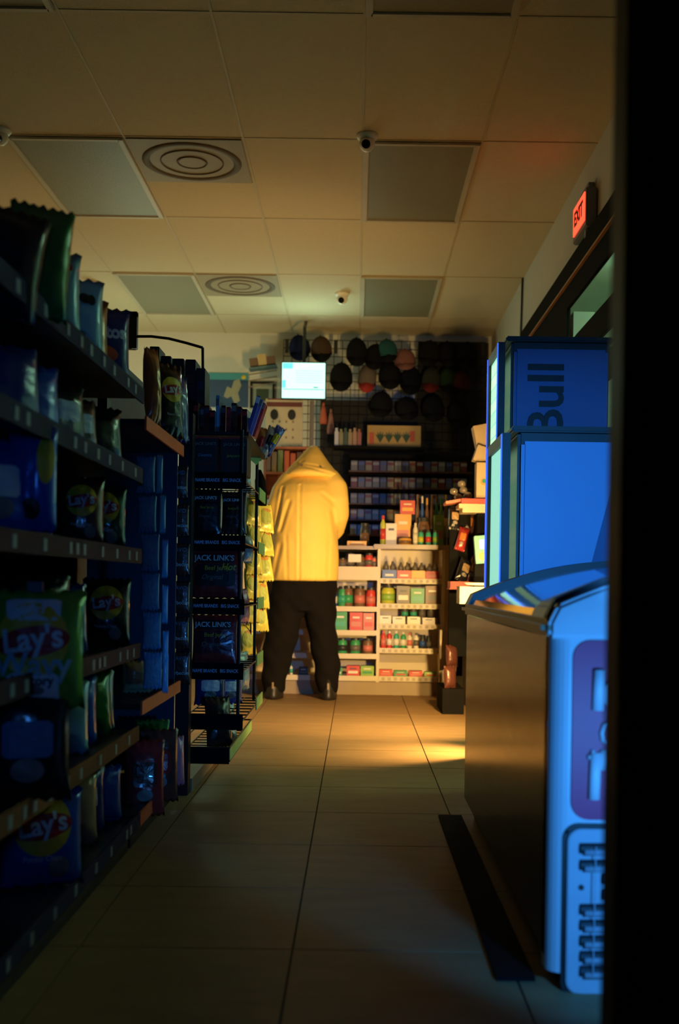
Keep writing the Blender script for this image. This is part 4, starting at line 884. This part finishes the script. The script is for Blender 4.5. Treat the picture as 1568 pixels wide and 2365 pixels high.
# white boxes
for k, (x0, y0, x1, y1, rz, lab) in enumerate([(1100, 1068, 1140, 1150, 0, 'tall cream box with a small round emblem beside the cooler'), (1092, 1030, 1126, 1066, -18, 'tilted cream carton flap on the tall cream box'), (1102, 980, 1136, 1030, 12, 'uppermost tilted cream carton next to the cooler'), (1114, 1036, 1140, 1068, 0, 'cream carton squeezed between the tilted ones')]):
    a, b_ = P(x0, y1, 6.7 + .04 * k), P(x1, y0, 6.7 + .04 * k); w_, h_ = b_.x - a.x, b_.z - a.z
    t = thing('carton', lab, 'carton', ((a.x + b_.x) / 2, 6.7 + .04 * k, a.z)); t.rotation_euler = (0, R(-rz), 0)
    MB().box((0, .06, h_ / 2), (w_, .12, h_)).build('carton_body', M('box_cream', (.70, .52, .34), .6), t, bevel=.002)
    if k == 0:
        o = MB().lathe([(.001, 0), (.020, 0), (.020, .002), (.001, .002)], (0, 0, 0), 18).build('emblem', CM('orange'), t); o.matrix_local = Matrix.Translation((-.008, -.001, h_ * .45)) @ Matrix.Rotation(R(90), 4, 'X')
        o = MB().lathe([(.001, 0), (.013, 0), (.013, .002), (.001, .002)], (0, 0, 0), 14).build('emblem', CM('teal'), t); o.matrix_local = Matrix.Translation((-.006, -.0035, h_ * .47)) @ Matrix.Rotation(R(90), 4, 'X')
tag(MB().box((.04, .08, .27), (.16, .16, .54)).build('stand', blackm, None, P(1118, 1150, 6.72) - Vector((0, 0, .62))), 'dark stand under the cream cartons', 'stand')
# silver heads
for k, (px, py) in enumerate([(1048, 1135), (1058, 1148), (1070, 1132), (1080, 1144), (1066, 1118)]):
    p = P(px, py + 8, 6.9); o = MB().lathe([(.001, 0), (.022, .008), (.026, .022), (.02, .038), (.001, .045)], seg=14).build('wrapped_candy', M('silver_wrap', (.6, .5, .42), .3, .5, bump=.5, bscale=40), None, p, smooth=True)
    tag(o, f"silver wrapped candy in the cluster above the pink flap, {ORD[k]} in the cluster", 'candy', 'silver candies above the pink flap')
tag(MB().box((0, .03, -.5), (.13, .08, .98)).build('candy_holder', blackm, None, P(1064, 1158, 6.92)), 'black holder below the silver wrapped candies', 'holder')
# payment box
t = thing('card_terminal', 'teal box with a blue screen picture left of the cooler', 'device', P(1116, 1302, 6.4)); t.rotation_euler = (0, R(-5), R(0))
MB().box((0, .03, .085), (.085, .06, .165)).build('housing', M('teal_card', (.12, .42, .36), .5), t, bevel=.003)
MB().box((.012, -.002, .115), (.052, .004, .055)).build('screen', M('terminal_screen', (.1, .2, .6), .3, emit=(.08, .3, 1.0), es=.9), t)
o = MB().lathe([(.001, 0), (.025, 0), (.025, .003), (.001, .003)], (0, 0, 0), 20).build('round_emblem', CM('orange'), t); o.matrix_local = Matrix.Translation((.0, -.001, .045)) @ Matrix.Rotation(R(90), 4, 'X')

p = P(1116, 1302, 6.4); tag(MB().mm((p.x - .05, 6.39, .66), (p.x + .05, 6.48, p.z - .004)).build('stand', blackm), 'black stand under the teal box with the blue screen', 'stand')
p = P(1040, 1590, 6.6); tag(MB().mm((p.x - .05, 6.56, 0), (p.x + .08, 7.0, p.z)).build('low_shelf', blackm), 'low dark shelf under the brown foil bags beside the freezer', 'shelf')
# ------------------------------------------------------------------ drink coolers
side_m = bpy.data.materials.new('cooler_side'); side_m.use_nodes = True
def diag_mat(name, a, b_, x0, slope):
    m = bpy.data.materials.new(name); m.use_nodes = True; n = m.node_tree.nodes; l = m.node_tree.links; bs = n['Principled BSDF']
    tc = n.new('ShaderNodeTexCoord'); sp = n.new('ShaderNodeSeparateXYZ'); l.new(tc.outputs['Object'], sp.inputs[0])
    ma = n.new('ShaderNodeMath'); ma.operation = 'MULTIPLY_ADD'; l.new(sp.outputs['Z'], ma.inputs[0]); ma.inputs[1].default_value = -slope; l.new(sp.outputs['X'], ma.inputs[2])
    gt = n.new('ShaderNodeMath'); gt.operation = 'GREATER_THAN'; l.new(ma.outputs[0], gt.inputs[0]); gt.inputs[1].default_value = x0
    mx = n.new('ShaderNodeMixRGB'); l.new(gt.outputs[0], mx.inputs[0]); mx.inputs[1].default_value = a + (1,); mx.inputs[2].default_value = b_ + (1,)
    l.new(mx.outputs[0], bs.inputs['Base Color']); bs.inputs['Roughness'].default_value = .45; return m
def lit_mat():
    m = bpy.data.materials.new('lit_door'); m.use_nodes = True; n = m.node_tree.nodes; l = m.node_tree.links; bs = n['Principled BSDF']
    tc = n.new('ShaderNodeTexCoord'); br = n.new('ShaderNodeTexBrick'); mp = n.new('ShaderNodeMapping')
    mp.inputs['Rotation'].default_value = (R(90), 0, R(90)); l.new(tc.outputs['Object'], mp.inputs[0])
    br.inputs['Scale'].default_value = 9; br.inputs['Color1'].default_value = (.62, 1, .58, 1); br.inputs['Color2'].default_value = (.35, .9, .52, 1); br.inputs['Mortar'].default_value = (.22, .6, .48, 1)
    br.inputs['Mortar Size'].default_value = .03; br.offset = 0
    l.new(tc.outputs['Generated'], br.inputs['Vector']) if False else l.new(mp.outputs[0], br.inputs['Vector'])
    l.new(br.outputs['Color'], bs.inputs['Emission Color']); bs.inputs['Emission Strength'].default_value = 1.2; bs.inputs['Base Color'].default_value = (.3, .4, .35, 1); return m
LIT = lit_mat()
trimblk = M('cooler_trim', (.035, .035, .035), .5)
blue_led = M('blue_edge_led', (.05, .1, .5), .3, emit=(.03, .10, 1.0), es=1.6)
def cooler(label, xl, xr, y0, y1, ztop, zbot, sm, can_n):
    t = thing('drink_cooler', label, 'drink cooler', ((xl + xr) / 2, y0, 0)); W, Dp = xr - xl, y1 - y0
    MB().box((0.015, Dp / 2, (ztop + zbot) / 2), (W - .03, Dp - .02, ztop - zbot)).build('cabinet', trimblk, t, bevel=.012)
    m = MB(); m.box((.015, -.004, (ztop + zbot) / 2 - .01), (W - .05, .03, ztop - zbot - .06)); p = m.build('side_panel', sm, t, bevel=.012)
    MB().box((0.01, Dp / 2, ztop + .004), (W + .01, Dp + .02, .022)).build('top_trim', trimblk, t, bevel=.006)
    m = MB()
    for yy in (.012, Dp - .012): m.box((-W / 2 - .012, yy, (ztop + zbot) / 2), (.03, .024, ztop - zbot - .02))
    m.box((-W / 2 - .012, Dp / 2, ztop - .03), (.03, Dp - .05, .04)); m.box((-W / 2 - .012, Dp / 2, zbot + .03), (.03, Dp - .05, .06))
    door = m.build('door_frame', trimblk, t)
    MB().box((-W / 2 - .010, Dp / 2, (ztop + zbot) / 2), (.012, Dp - .06, ztop - zbot - .1)).build('lit_window', LIT, door)
    m = MB()
    for yy in (.003, Dp + .002): m.box((-W / 2 - .029, yy, (ztop + zbot) / 2), (.005, .006, ztop - zbot - .03))
    m.build('light_strip', blue_led, door)
    if zbot > .05: MB().box((0.02, Dp / 2, zbot / 2), (W - .06, Dp - .05, zbot)).build('plinth', blackm, t)
    return t
s1 = diag_mat('cooler_side_shadow', (.2, .42, .75), (.04, .12, .30), -.1625, .25)  # darker diagonal corner is a cast shadow painted into the side colour
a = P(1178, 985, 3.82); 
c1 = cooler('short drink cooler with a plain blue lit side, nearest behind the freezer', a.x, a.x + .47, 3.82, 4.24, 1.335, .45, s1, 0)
a = P(1166, 770, 4.62)
c2 = cooler('taller drink cooler with black Bull lettering on its side', a.x, a.x + .45, 4.62, 4.97, 1.835, .06, diag_mat('cooler_side_blue', (.08, .14, .36), (.08, .14, .36), .5, .3), 0)
text('logo_text', 'Bull', .215, ink_black, c2, (-.043, -.022, 1.578), (R(90), R(90), 0), bold=.0035)
text('logo_text', 'Red', .215, ink_black, c2, (-.043, -.022, 1.18), (R(90), R(90), 0), bold=.0035)
MB().lathe([(.008, 0), (.013, 0), (.013, .002), (.008, .002)], (0, 0, 0), 18).build('registered_mark', ink_black, c2).matrix_local = Matrix.Translation((-.105, -.020, 1.715)) @ Matrix.Rotation(R(90), 4, 'X')

# ------------------------------------------------------------------ chest freezer
fz = thing('chest_freezer', 'long chest freezer with a curved glass lid and printed front', 'freezer', (.72, 2.9, 0))
lf = lambda x, y, z: (x - .72, y - 2.9, z)
side_b = M('freezer_side_brown', (.026, .011, .004), .12, .0, .6, 4, .3, 30, stretch=(1, 18, .4), spec=.15)
fwhite = M('freezer_white', (.62, .66, .70), .4, 0, .05)
xl_, xr_, yn, yf = .381, 1.12, 2.10, 3.70
m = MB(); m.mm(lf(xl_, yn + .03, .06), lf(xr_, yf, .695)); m.build('body', side_b, fz)
r_ = .035; pts = [(xl_ + r_ - r_ * math.cos(R(q)), yn + r_ - r_ * math.sin(R(q))) for q in range(0, 91, 15)] + [(xr_, yn), (xr_, yn + .06), (xl_, yn + .06)]
m = MB(); m.prism([(a - .72, b - 2.9) for a, b in pts], .035, .69, 'Z'); fp = m.build('front_panel', fwhite, fz)
m = MB(); m.mm(lf(xl_ + .03, yn + .06, 0), lf(xr_ - .03, yf - .05, .06)); m.build('base', blackm, fz)
def arch(x): return .735 + .135 * max(0, 1 - ((x - .92) / .56) ** 2)
def lid_prof(dz=0, x0=.374, x1=1.13, base=.685): 
    n = 44; return [(x0 - .72, base)] + [(x0 + (x1 - x0) * k / n - .72, (arch(x0 + (x1 - x0) * k / n) if 0 < k else .715) + dz) for k in range(n + 1)] + [(x1 - .72, base)]
m = MB(); m.prism(lid_prof(), yn - .012 - 2.9, yn + .24 - 2.9); m.build('lid_end', fwhite, fz, bevel=.008)
m = MB(); m.prism(lid_prof(-.012), yn + .24 - 2.9, yf - .1 - 2.9); m.build('glass_lid', M('lid_glass', (.02, .03, .05), .06, 0, .1, coat=1), fz, smooth=False)
m = MB(); m.prism(lid_prof(.006), yf - .1 - 2.9, yf - 2.9); m.build('lid_end', trimblk, fz)
m = MB(); m.mm(lf(.361, yn - .005, .688), lf(.400, yf, .722)); m.build('side_rim', M('rim_tan', (.26, .19, .11), .3, 0, .1), fz, bevel=.012)
m = MB(); m.prism([(x, z + .014) for x, z in lid_prof()][1:-1] + [(x, z + .002) for x, z in lid_prof()][1:-1][::-1], 1.42 - 2.2, 1.45 - 2.2); m.build('lid_rail', trimblk, fz)
# purple sign panel
a, b_ = P(1320, 1892, yn), P(1320, 1478, yn)
def rr_poly(x0, z0, x1, z1, r, n=6):
    o = []
    for cx, cz, s in ((x1 - r, z1 - r, 0), (x0 + r, z1 - r, 90), (x0 + r, z0 + r, 180), (x1 - r, z0 + r, 270)):
        for k in range(n + 1): q = R(s + 90 * k / n); o.append((cx + r * math.cos(q), cz + r * math.sin(q)))
    return o
purple = M('sign_purple', (.55, .002, .10), .45, 0, .1)
sg = MB(); sg.prism([(x - .72, z) for x, z in rr_poly(P(1320, 1700, yn).x, a.z, .97, b_.z, .035)], yn - .004 - 2.9, yn + .002 - 2.9)
sign = sg.build('sign_panel', purple, fp); 
wt = M('sign_white', (.9, .92, .95), .45)
def FP(px, py): p = P(px, py, yn - .006); return (p.x - .72, yn - .008 - 2.9, p.z)
m = MB(); m.tube([FP(1383, 1547), FP(1380, 1640)], .0115, 12); m.tube([FP(1375, 1738), FP(1371, 1845)], .0115, 12); m.tube([FP(1357, 1748), FP(1392, 1748)], .005, 8)
cx, cy, rad = 1429, 1604, 34
m.tube([FP(cx + rad * math.cos(R(q)), cy + rad * math.sin(R(q))) for q in range(100, 261, 16)], .0055, 10)
m.lathe([(.001, 0), (.014, .0), (.014, .003), (.001, .003)], (0, 0, 0), 3) if False else None
m.tube([FP(1425, 1590), FP(1425, 1618)], .008, 10)
m.tube([FP(1413, 1674), FP(1405, 1668), FP(1394, 1674), FP(1389, 1692), FP(1391, 1710), FP(1402, 1718), FP(1412, 1710), FP(1413, 1696), FP(1404, 1695)], .0042, 8)
m.tube([FP(1369, 1732), FP(1367, 1778)], .0042, 8); m.tube([FP(1392, 1732), FP(1390, 1778)], .0055, 8)
m.tube([FP(1403, 1732), FP(1401, 1768), FP(1405, 1777), FP(1414, 1780), FP(1424, 1778)], .0042, 8)
m.build('lettering', wt, fp, smooth=True)
# vent grille panel
a, b_ = P(1303, 2292, yn), P(1303, 1912, yn)
m = MB(); m.prism([(x - .72, z) for x, z in rr_poly(P(1294, 2100, yn).x + .002, a.z - .01, .98, b_.z + .01, .03)], yn - .0015 - 2.9, yn + .001 - 2.9); m.build('panel_gap', ink_black, fp)
m = MB(); m.prism([(x - .72, z) for x, z in rr_poly(P(1302, 2100, yn).x + .004, a.z, .97, b_.z, .026)], yn - .010 - 2.9, yn + .001 - 2.9); m.build('grille_panel', M('grille_white', (.45, .5, .56), .5), fp, bevel=.002)
slot = M('slot_dark', (.02, .025, .03), .6)
m = MB(); m2 = MB()
for k, py in enumerate([1958, 1996, 2028, 2064, 2098, 2134, 2170, 2206, 2240]):
    x0 = 1338 if k not in (2, 3) else 1388
    p0 = FP(x0, py); p1 = FP(1500, py)
    m.tube([(p0[0], yn - .011 - 2.9, p0[2]), (p1[0], yn - .011 - 2.9, p1[2])], .0105, 12)
    m2.tube([(p0[0] + .008, yn - .018 - 2.9, p0[2] - .006), (p1[0], yn - .018 - 2.9, p1[2] - .006)], .0068, 12)
m.build('vent_slots', slot, fp); m2.build('vent_ribs', M('grille_white', (.45, .5, .56), .5), fp, smooth=True)
m = MB(); p0 = FP(1371, 1950); p1 = FP(1364, 2245); m.tube([(p0[0], yn - .026 - 2.9, p0[2]), (p1[0], yn - .026 - 2.9, p1[2])], .0012, 6); m.build('vent_wire', M('grille_white', (.45, .5, .56), .5), fp)
p0 = FP(1341, 2048); MB().tube([(p0[0], yn - .012 - 2.9, p0[2]), (p0[0], yn - .006 - 2.9, p0[2])], .0055, 14).build('screw_hole', ink_black, fp)
p0 = FP(1314, 1922); MB().tube([(p0[0], yn - .0125 - 2.9, p0[2]), (p0[0], yn - .006 - 2.9, p0[2])], .003, 10).build('screw', ink_black, fp)
# plain dark strip on the floor beside freezer
tag(MB().mm((.29, 2.15, 0.0), (.368, 3.66, .008)).build('floor_dark_strip', blackm), 'black strip on the floor along the freezer', 'floor strip')

# ------------------------------------------------------------------ person
per = thing('person', 'person in a yellow hooded coat and black trousers leaning over the counter, seen from behind', 'person', (-.352, 7.34, 0))
ORG = Vector((-.352, 7.34, 0))
def q(px, py, d): return P(px, py, d) - ORG
def finish(m, name, mat, voxel=.014, smooth=8, fold=None):
    o = m.build(name + '_src', mat, None)
    md = o.modifiers.new('r', 'REMESH'); md.mode = 'VOXEL'; md.voxel_size = voxel
    ms = o.modifiers.new('s', 'SMOOTH'); ms.iterations = smooth; ms.factor = .6
    bpy.context.view_layer.update(); dg = bpy.context.evaluated_depsgraph_get()
    me = bpy.data.meshes.new_from_object(o.evaluated_get(dg)); bpy.data.objects.remove(o)
    if fold:
        for v in me.vertices: fold(v)
    me.materials.clear(); ob = mkobj(name, me, mat, per, smooth=True); return ob
skin = M('skin', (.45, .26, .18), .5); 
coat = M('coat_yellow', (.93, .62, .13), .65, 0, .06, 10, .12, 70)
trou = M('trouser_black', (.007, .0055, .0045), .95, 0, .3, 14, .3, 30, spec=.15)
# body: one continuous surface
m = MB()
m.loft([(q(703, 1350, 7.36), .17, .11), (q(703, 1250, 7.37), .15, .10), (q(705, 1150, 7.42), .18, .11), (q(706, 1110, 7.46), .17, .09), (q(708, 1092, 7.52), .07, .06), (q(712, 1075, 7.56), .06, .06)])
m.lathe([(.02, -.12), (.06, -.09), (.078, -.02), (.08, .04), (.065, .09), (.02, .115)], q(722, 1080, 7.60), 20, sy=1.1)
m.tube([q(722, 1084, 7.67), q(722, 1086, 7.705)], [.02, .008], 8)                                # nose
for s in (-1, 1): m.tube([q(722 + s * 25, 1078, 7.58), q(722 + s * 29, 1080, 7.58)], [.02, .014], 8)   # ears
for s, hx in ((-1, 672), (1, 752)):
    sh = q(708 + s * 44, 1126, 7.45); el = q(708 + s * 62, 1195, 7.41); wr = q(hx, 1248, 7.70); ha = q(hx - s * 5, 1252, 7.80)
    m.tube([sh, (sh + el) / 2, el, (el + wr) / 2, wr], [.055, .05, .042, .038, .028], 12)
    m.tube([wr, ha], [.026, .036], 12)
    for k in range(4):
        o_ = Vector(((k - 1.5) * .019, 0, 0)); L = [.066, .076, .071, .056][k]
        m.tube([ha + o_ * .8, ha + o_ + Vector((0, L * .5, .012)), ha + o_ * 1.05 + Vector((0, L, -.012))], [.010, .0095, .008], 8)
    m.tube([ha + Vector((-s * .02, -.04, 0)), ha + Vector((-s * .05, 0, 0)), ha + Vector((-s * .055, .03, -.006))], [.012, .011, .009], 8)
for hx, kx, fx in ((668, 648, 634), (742, 752, 756)):
    m.tube([q(hx, 1370, 7.36), q(kx, 1480, 7.34), q(fx, 1590, 7.34)], [.085, .058, .042], 14)
body = finish(m, 'body', skin, .009, 2)
# coat
CR = [(1341, 623, 781, 7.35, .175), (1320, 622, 782, 7.345, .178), (1290, 623, 783, 7.34, .182), (1250, 628, 781, 7.345, .185), (1210, 632, 779, 7.355, .188), (1170, 633, 780, 7.375, .188), (1140, 634, 780, 7.40, .18), (1120, 640, 778, 7.43, .165), (1103, 652, 771, 7.47, .14), (1088, 668, 760, 7.52, .11), (1076, 684, 745, 7.56, .08)]
m = MB(); rg = []
for py, x0, x1, yc, ry in CR:
    a, b_ = q(x0, py, 7.36), q(x1, py, 7.36); rg.append((Vector(((a.x + b_.x) / 2, yc - ORG.y, a.z)), (b_.x - a.x) / 2, ry))
m.loft(rg, 40)
m.tube([q(733, 1106, 7.50), q(760, 1110, 7.46), q(771, 1128, 7.42), q(774, 1158, 7.38), q(776, 1190, 7.38), q(770, 1222, 7.47), q(756, 1246, 7.64)], [.06, .090, .096, .094, .090, .078, .055], 18)
m.tube([q(692, 1102, 7.50), q(674, 1112, 7.46), q(657, 1138, 7.42), q(647, 1172, 7.38), q(642, 1218, 7.38), q(652, 1250, 7.48), q(668, 1254, 7.64)], [.055, .086, .092, .092, .084, .07, .055], 18)
G_ = [((652, 1125), (638, 1215), .012, .010), ((668, 1160), (648, 1225), .010, .012), ((693, 1120), (692, 1341), .010, .007), ((768, 1180), (778, 1250), .012, .012), ((648, 1260), (632, 1330), .009, .014), ((730, 1260), (728, 1341), .003, .008), ((760, 1250), (757, 1341), .004, .01), ((662, 1240), (664, 1341), .004, .01), ((745, 1140), (770, 1160), .005, .012)]
GG = [(q(*a, 7.25), q(*b_, 7.25), dp, wd) for a, b_, dp, wd in G_]
def fold(v):
    if v.normal.y > .3: return
    p = Vector((v.co.x, v.co.z)); s = 0
    for a, b_, dp, wd in GG:
        A, B = Vector((a.x, a.z)), Vector((b_.x, b_.z)); t_ = max(0, min(1, (p - A).dot(B - A) / (B - A).length_squared)); dd = (p - (A + (B - A) * t_)).length
        s += dp * (math.exp(-(dd / wd) ** 2) - .45 * math.exp(-((dd - 2 * wd) / wd) ** 2))
    s += .0022 * math.sin(v.co.x * 38 + v.co.z * 9) * math.sin(v.co.z * 21 + v.co.x * 12)
    v.co.y += s
coat_o = finish(m, 'coat', coat, .011, 12, fold)
# hood
HR = [(1102, 666, 782, 7.45, .13), (1095, 656, 783, 7.445, .145), (1087, 660, 777, 7.46, .15), (1076, 667, 769, 7.50, .15), (1062, 679, 758, 7.545, .145), (1048, 690, 749, 7.58, .13), (1036, 699, 741, 7.61, .105), (1026, 708, 734, 7.63, .07), (1020, 716, 729, 7.64, .03)]
m = MB(); rg = []
for py, x0, x1, yc, ry in HR:
    a, b_ = q(x0, py, 7.42), q(x1, py, 7.42); rg.append((Vector(((a.x + b_.x) / 2, yc - ORG.y, a.z)), (b_.x - a.x) / 2, ry))
m.loft(rg, 36)
def hfold(v):
    A = [(q(665, 1092, 7.4), q(700, 1062, 7.4), .010, .012), (q(700, 1078, 7.4), q(780, 1100, 7.4), .010, .010), (q(690, 1070, 7.4), q(745, 1080, 7.4), .008, .009)]
    p = Vector((v.co.x, v.co.z))
    for a, b_, dp, wd in A:
        a, b_ = Vector((a.x, a.z)), Vector((b_.x, b_.z)); t_ = max(0, min(1, (p - a).dot(b_ - a) / (b_ - a).length_squared)); dd = (p - (a + (b_ - a) * t_)).length
        if v.normal.y < .2: v.co.y += dp * math.exp(-(dd / wd) ** 2)
finish(m, 'hood', coat, .010, 3, hfold)
m = MB()
for px, py in ((697, 1074), (741, 1078)): 
    a = q(px, py, 7.35); m.box(a + Vector((0, .015, 0)), (.012, .03, .014))
m.build('snap_tabs', M('snap_dark', (.10, .07, .03), .5), per)
# trousers
m = MB()
def ring(py, x0, x1, yc, ry): a, b_ = q(x0, py, 7.34), q(x1, py, 7.34); return (Vector(((a.x + b_.x) / 2, yc - ORG.y, a.z)), (b_.x - a.x) / 2, ry)
m.loft([ring(1410, 640, 765, 7.35, .13), ring(1390, 626, 777, 7.35, .145), ring(1330, 627, 778, 7.35, .15), ring(1310, 632, 774, 7.35, .14)], 30)
m.loft([ring(1598, 607, 656, 7.33, .085), ring(1570, 605, 662, 7.33, .09), ring(1530, 606, 672, 7.33, .095), ring(1490, 607, 684, 7.33, .10), ring(1440, 615, 695, 7.34, .115), ring(1395, 622, 705, 7.35, .13), ring(1350, 626, 712, 7.35, .13)], 24)
m.loft([ring(1600, 733, 777, 7.33, .085), ring(1572, 729, 784, 7.33, .09), ring(1530, 724, 786, 7.33, .095), ring(1490, 716, 781, 7.33, .10), ring(1440, 708, 776, 7.34, .115), ring(1395, 698, 777, 7.35, .13), ring(1350, 692, 778, 7.35, .13)], 24)
def tf(v): v.co.y += .006 * math.sin(v.co.z * 42 + v.co.x * 30) * math.sin(v.co.x * 25 + 1); v.co.x += .005 * math.sin(v.co.z * 35 + v.co.y * 12)
finish(m, 'trousers', trou, .012, 4, tf)
boot = M('boot_black', (.02, .017, .015), .45)
for x0, x1, yb_ in ((610, 654, 1614), (738, 778, 1617)):
    c_ = q((x0 + x1) / 2, yb_, 7.33); c_.z = 0; w_ = (x1 - x0) / 2 / 340
    m = MB(); m.loft([(c_ + Vector((0, .045, 0)), w_ * .95, .155), (c_ + Vector((0, .045, .025)), w_, .16), (c_ + Vector((0, .035, .055)), w_ * .95, .14), (c_ + Vector((0, .0, .09)), w_ * .85, .09), (c_ + Vector((0, -.01, .14)), w_ * .8, .075)], 24)
    bo = m.build('boot', boot, per, smooth=True)
    MB().box(c_ + Vector((0, -.095, .09)), (.012, .004, .05)).build('heel_tab', M('heel_tan', (.3, .2, .1), .5), bo)
